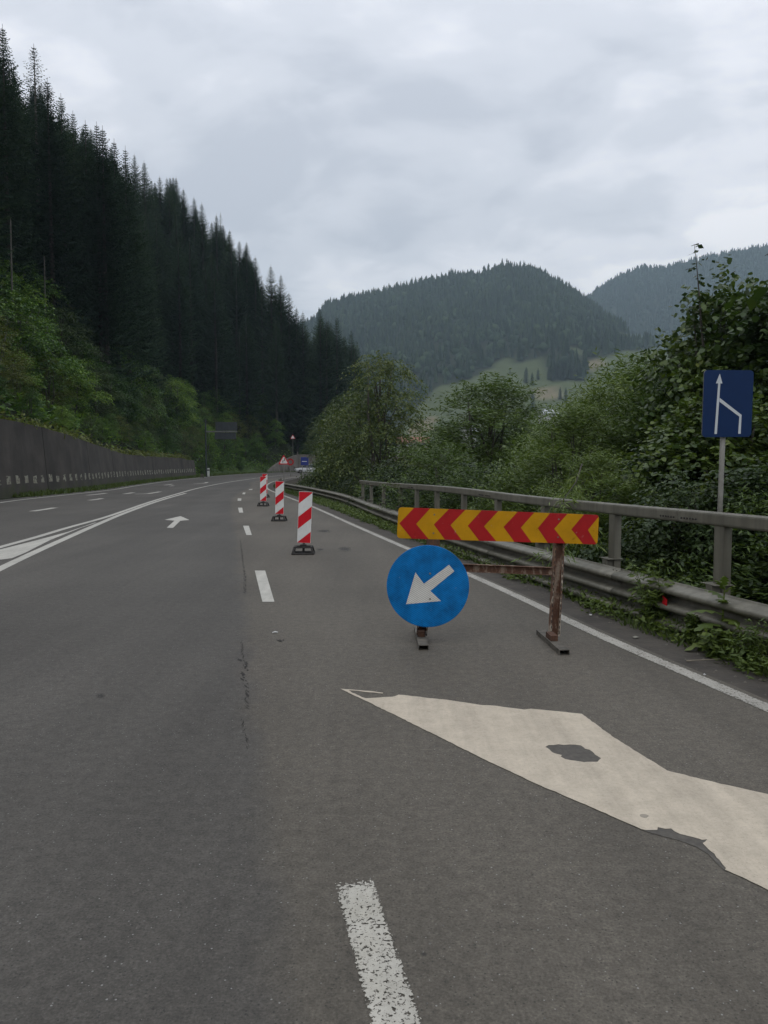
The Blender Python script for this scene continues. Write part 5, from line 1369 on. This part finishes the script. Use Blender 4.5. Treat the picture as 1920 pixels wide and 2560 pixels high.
# leafy leader shoot of the maple and a near branch in the upper right corner
def shoot(name, label, pts, rads, nspr, ll, lw, Ls, g_seed, parent=None):
    g = np.random.default_rng(g_seed); t = thing(name, label, 'branch') if parent is None else parent
    mb = MB(); mb.tube(pts, rads, 6); mb.build('stem' if parent is None else 'leader', m_bark, t, smooth=True)
    c = cat(pts, 60); k = np.linspace(12, 59, nspr).astype(int); O = c[k]; a = g.uniform(0, 6.28, nspr) ; D = np.stack([np.cos(a), np.sin(a), g.uniform(-.1, .35, nspr)], 1)
    V, Fc = sprays(g, O, D, g.uniform(Ls * .6, Ls, nspr), 5, ll, lw, .25)
    link('leaves', mesh_from('leaves', V, Fc, False, [m_maple]), t); return t
a = P(1752, 800, 15); b_ = P(1748, 735, 15); c_ = P(1742, 668, 15); d_ = P(1736, 612, 15)
shoot('maple_sapling', 'thin leafy maple leader standing up against the sky left of the blue sign', [tuple(np.array(P(1770, 1000, 15))), a, b_, c_, d_], [.03, .02, .014, .008, .004], 24, .12, .085, .36, 4)
shoot('overhanging_branch', 'few large leaves hanging in from the upper right edge', [P(2090, 560, 9.5), P(2010, 590, 9.5), P(1950, 615, 9.5), P(1912, 640, 9.5)], [.02, .014, .008, .004], 9, .20, .17, .35, 9)
shoot('overhanging_branch', 'drooping leafy twig at the right edge below the top leaves', [P(2060, 700, 10), P(1990, 700, 10), P(1930, 730, 10), P(1885, 742, 10)], [.02, .012, .008, .004], 9, .22, .19, .35, 10)
# dense scrub behind the guardrail and down the bank: individual bushes
bush = make_tree('bank_bush', 'low leafy bush on the bank right behind the guardrail', 'bush', broadleaf(61, 2.2, 1.35, .095, .05, 1300, 9, 9, .05, droop=.4, Ls=(.3, .6), stems=3), m_bark, m_bankshade)
bush2 = make_tree('bank_bush', 'yellow-green feathery bush on the bank behind the guardrail', 'bush', broadleaf(62, 2.2, 1.3, .12, .026, 1200, 11, 9, .05, droop=.2, Ls=(.3, .65), stems=4, upshoot=.7), m_bark, m_willow)
GBk = 'bushes on the bank behind the guardrail'; fb = {0: False, 1: False}
rs2 = np.random.default_rng(8)
for i in range(86):
    y = 5.0 + (i / 86) ** 1.35 * 62 + rs2.uniform(-.6, .6)
    k = np.argmin(np.abs(Rc[:, 1] - y)); off = (2.4 + rs2.uniform(0, 1) ** 1.2 * (4.5 if y < 30 else 9)) if y > 6 else 3.2
    if 30 < y < 62: off += 1.0
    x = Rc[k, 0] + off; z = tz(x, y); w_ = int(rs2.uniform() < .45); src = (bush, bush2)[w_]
    s = rs2.uniform(.75, 1.25) * (1.0 if y < 45 else 1.15)
    if x / y < -0.088 and y > 40: continue
    lb = ('low dark leafy bush among the scrub behind the guardrail', 'yellow-green feathery bush among the scrub behind the guardrail')[w_]
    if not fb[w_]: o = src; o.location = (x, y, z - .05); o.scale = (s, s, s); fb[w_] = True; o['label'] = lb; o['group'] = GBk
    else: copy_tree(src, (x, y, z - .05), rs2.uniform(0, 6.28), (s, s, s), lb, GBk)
# valley trees, farther out, each a tree
GV = 'round trees scattered over the valley floor'
for i in range(64):
    y = rs2.uniform(70, 330); x = rs2.uniform(0.0 * y + 2, 0.52 * y); 
    if y < 130 and x < 14: continue
    hmax = (1158 - np.interp(960 + F * x / y, [960, 1050, 1090, 1200, 1330, 1450, 1600, 1920], [1100, 1095, 1060, 1040, 1050, 1030, 980, 930])) / F * y + H
    z = tz(x, y); hh = min(rs2.uniform(6, 13), hmax - z)
    if hh < 3: continue
    src = (BL[0], BL[2], A)[i % 3]; h0 = (7, 7, 9)[i % 3]; s = hh / h0
    copy_tree(src, (x, y, z - .2), rs2.uniform(0, 6.28), (s, s, s), 'round dark tree on the valley floor seen through the roadside trees', GV)

# ------------------------------------------------------------------ grass and weeds at the guardrail foot
g = np.random.default_rng(99)
def along(n, y0, y1, o0, o1, pw=1.0):
    y = y0 + (y1 - y0) * g.uniform(0, 1, n) ** pw; x = np.interp(y, Rc[:, 1][:140], Rc[:, 0][:140]) + g.uniform(o0, o1, n); return x, y
parts_ = []
x, y = along(42000, 3.5, 60, .50, 2.6, 1.5); clump = (np.sin(y * 3.1) + np.sin(y * 1.27 + 1) + np.sin(y * 7.7 + x * 5)) / 3
off = x - np.interp(y, Rc[:, 1][:140], Rc[:, 0][:140]); ok = off > .50 + .14 * clump + .10 * g.uniform(0, 1, len(x)); x, y = x[ok], y[ok]; off = off[ok]; n = len(x)
z = terrain(x, y); D = g.normal(0, .45, (n, 3)); D[:, 2] = 1; D /= np.linalg.norm(D, axis=1)[:, None]
V, Fc = leaves_mesh(np.stack([x, y, z - .01], 1), D, g.uniform(.06, .26, n) * np.clip(off / .8, .45, 1.2), g.uniform(.008, .022, n) * (1 + y / 25), None, g)
tag(link('roadside_grass', mesh_from('roadside_grass', V, Fc, False, [m_grass])), kind='stuff', label='uneven grass growing along the foot of the guardrail', cat_='grass')
x, y = along(24000, 4.2, 34, .42, 1.15, 1.3); clump = (np.sin(y * 2.3 + .5) + np.sin(y * 5.1 + 2)) / 2
off = x - np.interp(y, Rc[:, 1][:140], Rc[:, 0][:140]); ok = (off > .52 - .12 * clump) & (g.uniform(0, 1, len(x)) < .6 + .4 * clump); x, y = x[ok], y[ok]; n = len(x); z = np.maximum(terrain(x, y), -.04) + g.uniform(0, .20, n) * np.clip((off[:n] if len(off) == n else .8), .3, 1)
D = g.normal(0, 1, (n, 3)); D[:, 2] = np.abs(D[:, 2]) * .6; D /= np.linalg.norm(D, axis=1)[:, None]
V, Fc = leaves_mesh(np.stack([x, y, z], 1), D, g.uniform(.03, .085, n), g.uniform(.015, .045, n), None, g)
tag(link('ground_weeds', mesh_from('ground_weeds', V, Fc, False, [m_weed])), kind='stuff', label='low broad-leaved weeds creeping onto the shoulder', cat_='weeds')
def weed(label, loc, hgt, n_st, ll, lw, seed, mat=None, bushy=1.0, cat_='weed', jag=False):
    g = np.random.default_rng(seed); t = thing('weed_plant', label, cat_, loc)
    mb = MB(); Vs = []; Fs = []; o = 0
    for s in range(n_st):
        a = g.uniform(0, 6.28); sp_ = g.uniform(.0, .30) * hgt * bushy; h_ = hgt * g.uniform(.55, 1.0) if s else hgt
        pts = [(0, 0, -.05), (math.cos(a) * sp_ * .3, math.sin(a) * sp_ * .3, h_ * .4), (math.cos(a) * sp_, math.sin(a) * sp_, h_)]
        mb.tube(pts, [.006 + .006 * hgt, .005, .0015], 5)
        c = cat(pts, 30); ns = 14; k = np.linspace(4, 29, ns).astype(int); aa = g.uniform(0, 6.28, ns)
        D = np.stack([np.cos(aa), np.sin(aa), g.uniform(.1, .8, ns)], 1)
        V, Fc = sprays(g, c[k], D, g.uniform(.4, 1, ns) * hgt * .26 * bushy * (1.25 - k / 36), 7, ll, lw, .25); Vs.append(V); Fs.append(Fc + o); o += len(V)
    mb.build('stem', m_weed, t); link('leaves', mesh_from('leaves', np.concatenate(Vs), np.concatenate(Fs), False, [mat or m_weed]), t); return t
def gl(px, py): x, y = G(px, py, -.1); return (x, y, tz(x, y) - .01)
weed('bushy dark green weed in front of the beam, left of the red reflector', gl(1640, 1585), .72, 16, .085, .028, 1, bushy=1.3)
weed('leafy weed clump where the barrier post foot meets the grass', gl(1475, 1500), .30, 8, .07, .045, 2)
weed('feathery weed tuft low at the right edge', gl(1880, 1700), .42, 12, .06, .02, 3, m_weed, 1.3)
weed('small weed between the bushy one and the thistle', gl(1725, 1625), .30, 9, .06, .03, 5)
weed('sprawling weed below the thistle by the shoulder edge', gl(1795, 1668), .28, 10, .07, .035, 6, bushy=1.5)
weed('tiny weed tuft left of the rusty barrier post', gl(1345, 1455), .22, 5, .05, .02, 7)
weed('weed tuft seen under the chevron board', gl(1180, 1385), .42, 6, .06, .025, 8)
weed('weed clump seen between the two barrier posts', gl(1290, 1425), .40, 6, .06, .025, 9)
weed('slender weed right of the rusty barrier post', gl(1420, 1462), .32, 4, .06, .02, 10)
# the thistle with large lobed leaves
tx, ty, tzz = gl(1800, 1650); th = thing('thistle_plant', 'tall pale green thistle with big lobed leaves in front of the beam', 'thistle', (tx, ty, tzz))
mb = MB(); mb.tube([(0, 0, -.03), (.012, 0, .2), (.02, .01, .44), (.03, .01, .66)], [.014, .012, .009, .004], 7); mb.build('stem', m_weed, th)
g = np.random.default_rng(5)
def lobed(o, ang, el, Ln, Wd, sag=.35):
    d = np.array([math.cos(ang) * math.cos(el), math.sin(ang) * math.cos(el), math.sin(el)]); s = np.array([-math.sin(ang), math.cos(ang), 0]); up = np.cross(d, -s); V = []; Fc = []
    k = 9; mid = []; 
    for i in range(k):
        t = i / (k - 1); c = np.array(o) + d * Ln * t + np.array([0, 0, -sag * Ln * t * t]); w = Wd * math.sin(math.pi * min(1, t * .8 + .18)) * (1.0 if i % 2 else .45) * (0.05 if i == k-1 else 1)
        V += [c + s * w + up * .01 * (i % 2), c, c - s * w + up * .01 * (i % 2)]
    for i in range(k - 1):
        a = i * 3; Fc += [(a, a+1, a+4, a+3), (a+1, a+2, a+5, a+4)]
    return [tuple(v) for v in V], Fc
for i, (zz, ang, el, Ln, Wd) in enumerate([(.12, 3.3, .2, .30, .06), (.16, 5.6, .1, .28, .055), (.22, 2.3, .25, .27, .055), (.28, 3.6, .3, .30, .06), (.34, 4.9, .2, .22, .05), (.38, 3.0, .35, .27, .055), (.42, 0.6, .4, .20, .045), (.48, 4.2, .6, .18, .04), (.52, 2.2, .6, .18, .035), (.57, 5.4, .9, .14, .03), (.60, 3.4, 1.0, .15, .03), (.63, 1.2, 1.1, .12, .025), (.64, 4.4, 1.2, .12, .025)]):
    V, Fc = lobed((.02, .005, zz), ang, el, Ln * 1.25, Wd * 1.7); link('leaf', mesh_from('leaf', V, Fc, True, [m_weed]), th)
# twigs hanging over the rail beside the chevron board
g = np.random.default_rng(15)
for pxs, lb in ((((1455, 1160, 10.8), (1440, 1205, 10.6), (1415, 1240, 10.4), (1398, 1262, 10.3)), 'narrow-leaved willow twig hanging over the rail behind the chevron board'),
                (((1475, 1300, 9.6), (1440, 1345, 9.3), (1400, 1375, 9.1), (1350, 1392, 9.0)), 'willow twig drooping below the right end of the chevron board')):
    pts = [P(*q) for q in pxs]; t = thing('willow_twig', lb, 'twig'); mb = MB(); mb.tube(pts, [.012, .008, .005, .002], 5); mb.build('stem', m_bark, t)
    c = cat(pts, 40); k = np.linspace(3, 39, 26).astype(int); aa = g.uniform(0, 6.28, 26); D = np.stack([np.cos(aa), np.sin(aa) * .5, g.uniform(-.6, .4, 26)], 1)
    V, Fc = sprays(g, c[k], D, g.uniform(.12, .3, 26), 7, .13, .018, .5, .7); link('leaves', mesh_from('leaves', V, Fc, False, [m_willow]), t)
# pebbles and litter on the shoulder
mb = MB(); g = np.random.default_rng(3)
n = 420; y = 4 + 22 * g.uniform(0, 1, n) ** 1.4; x = np.interp(y, Rc[:, 1][:140], Rc[:, 0][:140]) + g.uniform(.12, .62, n)
for i in range(n):
    r = g.uniform(.004, .016); V = []; 
    for q in range(5): V.append((x[i] + r * math.cos(q * 1.257) * g.uniform(.7, 1.3), y[i] + r * math.sin(q * 1.257) * g.uniform(.7, 1.3), -.012))
    V.append((x[i], y[i], -.012 + r * .9)); mb.add(V, [(q, (q + 1) % 5, 5) for q in range(5)])
tag(mb.build('shoulder_grit', plain('grit', (0.07, 0.062, 0.052), (0.17, 0.155, 0.13), 40, .9, world_=True)), kind='stuff', label='scattered grit on the dark shoulder beside the edge line', cat_='grit')
def litter(px, py, l, w, ang, label, col):
    x, y = G(px, py); t = MB(); c, s = math.cos(ang), math.sin(ang)
    V = [(-l, -w, 0), (0, -w*1.4, .006), (l, -w*.5, .002), (l*.9, w, .004), (0, w*.8, .012), (-l*.9, w*.9, .003)]
    V = [(x + a*c - b*s, y + a*s + b*c, z + .004) for a, b, z in V]; V += [(a, b, z - .003) for a, b, z in V]
    t.add(V, [(0, 1, 2, 3, 4, 5), (11, 10, 9, 8, 7, 6)] + [(i, i+6, (i+1) % 6 + 6, (i+1) % 6) for i in range(6)]); return tag(t.build('litter_scrap', col), label=label, cat_='litter')
m_scrap = plain('pale_scrap', (0.35, 0.35, 0.33), (0.5, 0.5, 0.48), 20, .6)
litter(1476, 1538, .022, .012, 1.2, 'pale scrap on the shoulder right of the rusty post', m_scrap)
litter(1590, 1594, .030, .018, .4, 'grey leaf-like scrap beside the edge line', plain('dry_leaf', (0.14, 0.14, 0.11), (0.22, 0.21, 0.17), 20, .7))
litter(688, 1582, .028, .012, .1, 'small white scrap alone on the closed lane', m_scrap)
litter(1762, 1688, .010, .008, .3, 'tiny white pebble beside the edge line, lowest on the shoulder', m_scrap)
a = G(1716, 1655); b_ = G(1800, 1656)
mb = MB(); mb.tube([(*a, .01), (*(np.array(a) * .7 + np.array(b_) * .3), .016), (*b_, .03)], [.008, .005, .002], 5); tag(mb.build('dry_stick', plain('dry_wood', (0.16, 0.14, 0.10), (0.25, 0.22, 0.17), 12, .8)), label='thin dry stick lying on the shoulder below the thistle', cat_='stick')

# ------------------------------------------------------------------ far mountains: a wood that reads as one mass
g = np.random.default_rng(123)
def far_trees(n, x0, x1, y0, y1, cond, hr, seed):
    g = np.random.default_rng(seed); x = g.uniform(x0, x1, n); y = y0 + (y1 - y0) * np.sqrt(g.uniform(0, 1, n)); z = terrain(x, y); ok = cond(x, y, z); return x[ok], y[ok], z[ok]
def far_mesh(name, x, y, z, seed, label, conif=.72):
    g = np.random.default_rng(seed); n = len(x)
    kind = g.uniform(0, 1, n) < np.clip(conif + vnoise(x, y, 60, 3) * .35, 0, 1)
    hh = np.where(kind, g.uniform(12, 23, n), g.uniform(8, 14, n)); rr_ = np.where(kind, hh * .17, hh * .40) * g.uniform(.8, 1.25, n)
    K = 6; lev_c = [(0.10, 1.0), (0.38, .62), (0.40, .82), (0.70, .30), (0.72, .45), (1.0, 0.02)]; lev_b = [(0.15, .6), (0.35, 1.0), (0.55, 1.05), (0.75, .85), (0.92, .5), (1.0, .05)]
    V = np.zeros((n, 6, K, 3)); rot = g.uniform(0, 6.28, n)
    for l in range(6):
        for k in range(K):
            a = rot + k * 2 * math.pi / K; jit = g.uniform(.72, 1.28, n)
            rl = np.where(kind, lev_c[l][1], lev_b[l][1]) * rr_ * jit; zl = np.where(kind, lev_c[l][0], lev_b[l][0]) * hh * g.uniform(.96, 1.04, n)
            V[:, l, k, 0] = x + rl * np.cos(a); V[:, l, k, 1] = y + rl * np.sin(a); V[:, l, k, 2] = z + zl
    Fc = []
    for l in range(5):
        for k in range(K): Fc.append((l*K+k, l*K+(k+1) % K, (l+1)*K+(k+1) % K, (l+1)*K+k))
    Fc = (np.array(Fc)[None] + (np.arange(n) * 6 * K)[:, None, None]).reshape(-1, 4)
    return tag(link(name, mesh_from(name, V.reshape(-1, 3), Fc, False, [m_farwood])), kind='stuff', label=label, cat_='forest')
def inframe(x, y, z): px, py = proj(x, y, z); return (px > 640) & (px < 1990) & (py < 1150)
x, y, z = far_trees(26000, -330, 720, 700, 1440, lambda x, y, z: inframe(x, y, z) & (cover(x, y, z) == 0) & (z > 22), None, 1)
x = x[:9500]; y = y[:9500]; z = z[:9500]
far_mesh('mountain_forest', x, y, z, 2, 'mixed forest covering the rounded mountain in the middle distance')
x, y, z = far_trees(22000, 250, 1250, 1450, 2200, lambda x, y, z: inframe(x, y, z) & (cover(x, y, z) == 0) & (z > 60), None, 3)
x = x[:6500]; y = y[:6500]; z = z[:6500]
far_mesh('distant_ridge_forest', x, y, z, 4, 'dark forest covering the bluish ridge at the right', .8)
# individual spruces on the meadow slope
far_sp = make_tree('meadow_spruce', 'single dark spruce standing in the meadow below the tan field', 'spruce', spruce(91, 20, 4.6, .02, 1.0), m_bark, m_spruce)
def on_slope(px, py):
    for Y in np.arange(420, 1400, 4.0):
        x, _, z = P(px, py, Y)
        if z <= tz(x, Y): return x, Y
    return None
MS = [((1331, 1028), 56, 'single tall dark spruce in the meadow just left below the tan field'), ((1315, 960), 42, 'leftmost spruce of the small group above the tan field'), ((1330, 965), 34, 'low spruce in the middle of the small group above the tan field'),
      ((1345, 950), 30, 'right spruce of the small group above the tan field'), ((1400, 1000), 32, 'left spruce of the pair at the right end of the tan field'), ((1414, 1004), 36, 'right spruce of the pair at the right end of the tan field'), ((1275, 935), 12, 'tiny bush alone on the upper meadow')]
MS += [((1372 + i * 9.5, 950 + 4 * math.sin(i * 2.1)), 34 + 12 * abs(math.sin(i * 1.7)), None) for i in range(10)]
first = True
for (px, py), hp, lb in MS:
    r_ = on_slope(px, py)
    if r_ is None: continue
    x, Y = r_; hh = hp / F * Y; s = hh / 20
    if first: o = far_sp; first = False; o.location = (x, Y, tz(x, Y)); o.scale = (s, s, s); o['label'] = lb
    else:
        o = copy_tree(far_sp, (x, Y, tz(x, Y)), rs2.uniform(0, 6), (s * 1.15, s * 1.15, s), lb or 'dark spruce in the dense grove right of the small group on the meadow')
        if lb is None: o['group'] = 'spruces of the dense grove on the meadow slope'
if 'group' in far_sp: del far_sp['group']
# houses
m_house = plain('house_wall', (0.42, 0.42, 0.40), (0.5, 0.5, 0.48), 1, .8); m_roofw = plain('pale_metal_roof', (0.40, 0.43, 0.45), (0.50, 0.52, 0.54), 1, .5); m_roofr = plain('rusty_roof', (0.18, 0.08, 0.045), (0.26, 0.12, 0.07), 1, .7)
def house(label, px, py, Y, w, h, roofm, rz=.3):
    x, _, z = P(px, py, Y); z = z if Y < 430 else tz(x, Y); zb = z - h if Y < 430 else z
    t = thing('house', label, 'house', (x, Y, zb - .3), rz); d = w * .7
    mb = MB(); mb.box((-w/2, -d/2, -4), (w/2, d/2, h * .6)); mb.add([(-w/2, -d/2, h*.6), (-w/2, d/2, h*.6), (-w/2, 0, h)], [(0, 2, 1)]); mb.add([(w/2, -d/2, h*.6), (w/2, d/2, h*.6), (w/2, 0, h)], [(0, 1, 2)]); mb.build('wall', m_house, t)
    e = .5; V = [(-w/2-e, -d/2-e, h*.6-.3), (w/2+e, -d/2-e, h*.6-.3), (w/2+e, 0, h+.12), (-w/2-e, 0, h+.12), (-w/2-e, d/2+e, h*.6-.3), (w/2+e, d/2+e, h*.6-.3)]
    V += [(a, b, c - .15) for a, b, c in V]
    link('roof', mesh_from('roof', V, [(0, 1, 2, 3), (3, 2, 5, 4), (6, 9, 8, 7), (9, 10, 11, 8), (0, 6, 7, 1), (5, 11, 10, 4), (0, 3, 9, 6), (3, 4, 10, 9), (1, 7, 8, 2), (2, 8, 11, 5)], False, [roofm]), t)
    for q in (-w*.28, w*.22):
        mb = MB(); mb.box((q - .5, -d/2 - .05, h*.2), (q + .5, -d/2 - .003, h*.45)); mb.build('window', m_glass, t)
house('house with a pale grey roof at the foot of the tan field', 1370, 1023, 330, 6.5, 3.4, m_roofw)
house('small white house showing through the top of the pale willow', 1172, 1062, 300, 5, 4.2, m_roofw, .9)
house('long house with a rust-coloured roof seen between the two roadside trees', 1030, 1090, 230, 9, 3.6, m_roofr, .05)
house('tiny white house high on the meadow edge beside the round-topped tree', 1075, 999, 520, 5, 4.5, m_roofw, .5)
house('white house low behind the willows, left of the pale one', 1100, 1128, 210, 5, 3.6, m_roofw, 1.1)

# ------------------------------------------------------------------ air
m, nt, b, o = new_mat('haze'); nt.nodes.remove(b)
pv = N(nt, 'ShaderNodeVolumePrincipled'); pv.inputs['Color'].default_value = (0.68, 0.88, 1.0, 1); pv.inputs['Density'].default_value = 0.00023; pv.inputs['Anisotropy'].default_value = 0.2
L(nt, pv.outputs[0], o.inputs['Volume'])
zmin = float(ZZ.min()) - 1.0; zmax = float(ZZ.max()) + 30
mb = MB(); mb.box((-3205, -405, zmin), (3405, 3805, zmax)); hz = mb.build('haze', m); tag(hz, kind='stuff', label='thin bluish air over the whole valley', cat_='haze')
hz.visible_shadow = True

# every plant of a group says where in its group it stands
def zone_label(o):
    g_ = o.get('group'); lb = o.get('label')
    x, y, z = o.location
    px, py = proj(x, y, z)
    if g_ == GS and lb.startswith('dark spruce packed'):
        d = float(dist_to(Lc, np.array([x]), np.array([y]))[0])
        zn = 'above the high end of the wall' if px < 160 else 'above the middle of the wall' if px < 340 else 'above the low end of the wall' if px < 500 else 'behind the cantilever sign' if px < 620 else 'above the far bend' if px < 740 else 'of the last spur before the mountain'
        rw = 'front-row' if d < 19 else 'middle-row' if d < 32 else 'back-row'
        o['label'] = f'{rw} dark spruce in the wood {zn}'
    elif g_ == GB and (lb.startswith('green broadleaf tree') or lb.startswith('olive green shrub in')):
        d = float(dist_to(Lc, np.array([x]), np.array([y]))[0])
        zn = 'over the high end of the wall' if px < 130 else 'over the middle of the wall' if px < 300 else 'over the low end of the wall' if px < 480 else 'behind the cantilever sign' if px < 610 else 'around the pale wall at the bend'
        rw = 'lowest-row' if d < 5.8 else 'middle-row' if d < 9 else 'top-row'
        o['label'] = rw + (' olive shrub ' if lb.startswith('olive') else ' green broadleaf tree ') + 'in the belt ' + zn
    elif g_ == GBk:
        kd = 'low dark leafy bush' if 'dark' in lb else 'yellow-green feathery bush'
        zn = 'behind the last rail post near the frame edge' if px > 1860 else 'beside the post of the blue merge sign' if px > 1650 else 'behind the rail right of the chevron board' if px > 1500 else 'behind the rail over the chevron board' if px > 1000 else 'behind the thin far end of the upper rail'
        o['label'] = f'{kd} {zn}'
    elif g_ == GV:
        zn = 'seen left of the pale willow' if px < 1150 else 'seen between the pale willow and the tall shrubs' if px < 1420 else 'seen behind the tall willow shrubs'
        o['label'] = ('small ' if o.scale[2] < 1.0 else 'large ') + f'round dark valley tree {zn}'
for o in list(bpy.data.objects):
    if o.parent is None and o.get('group'): zone_label(o)
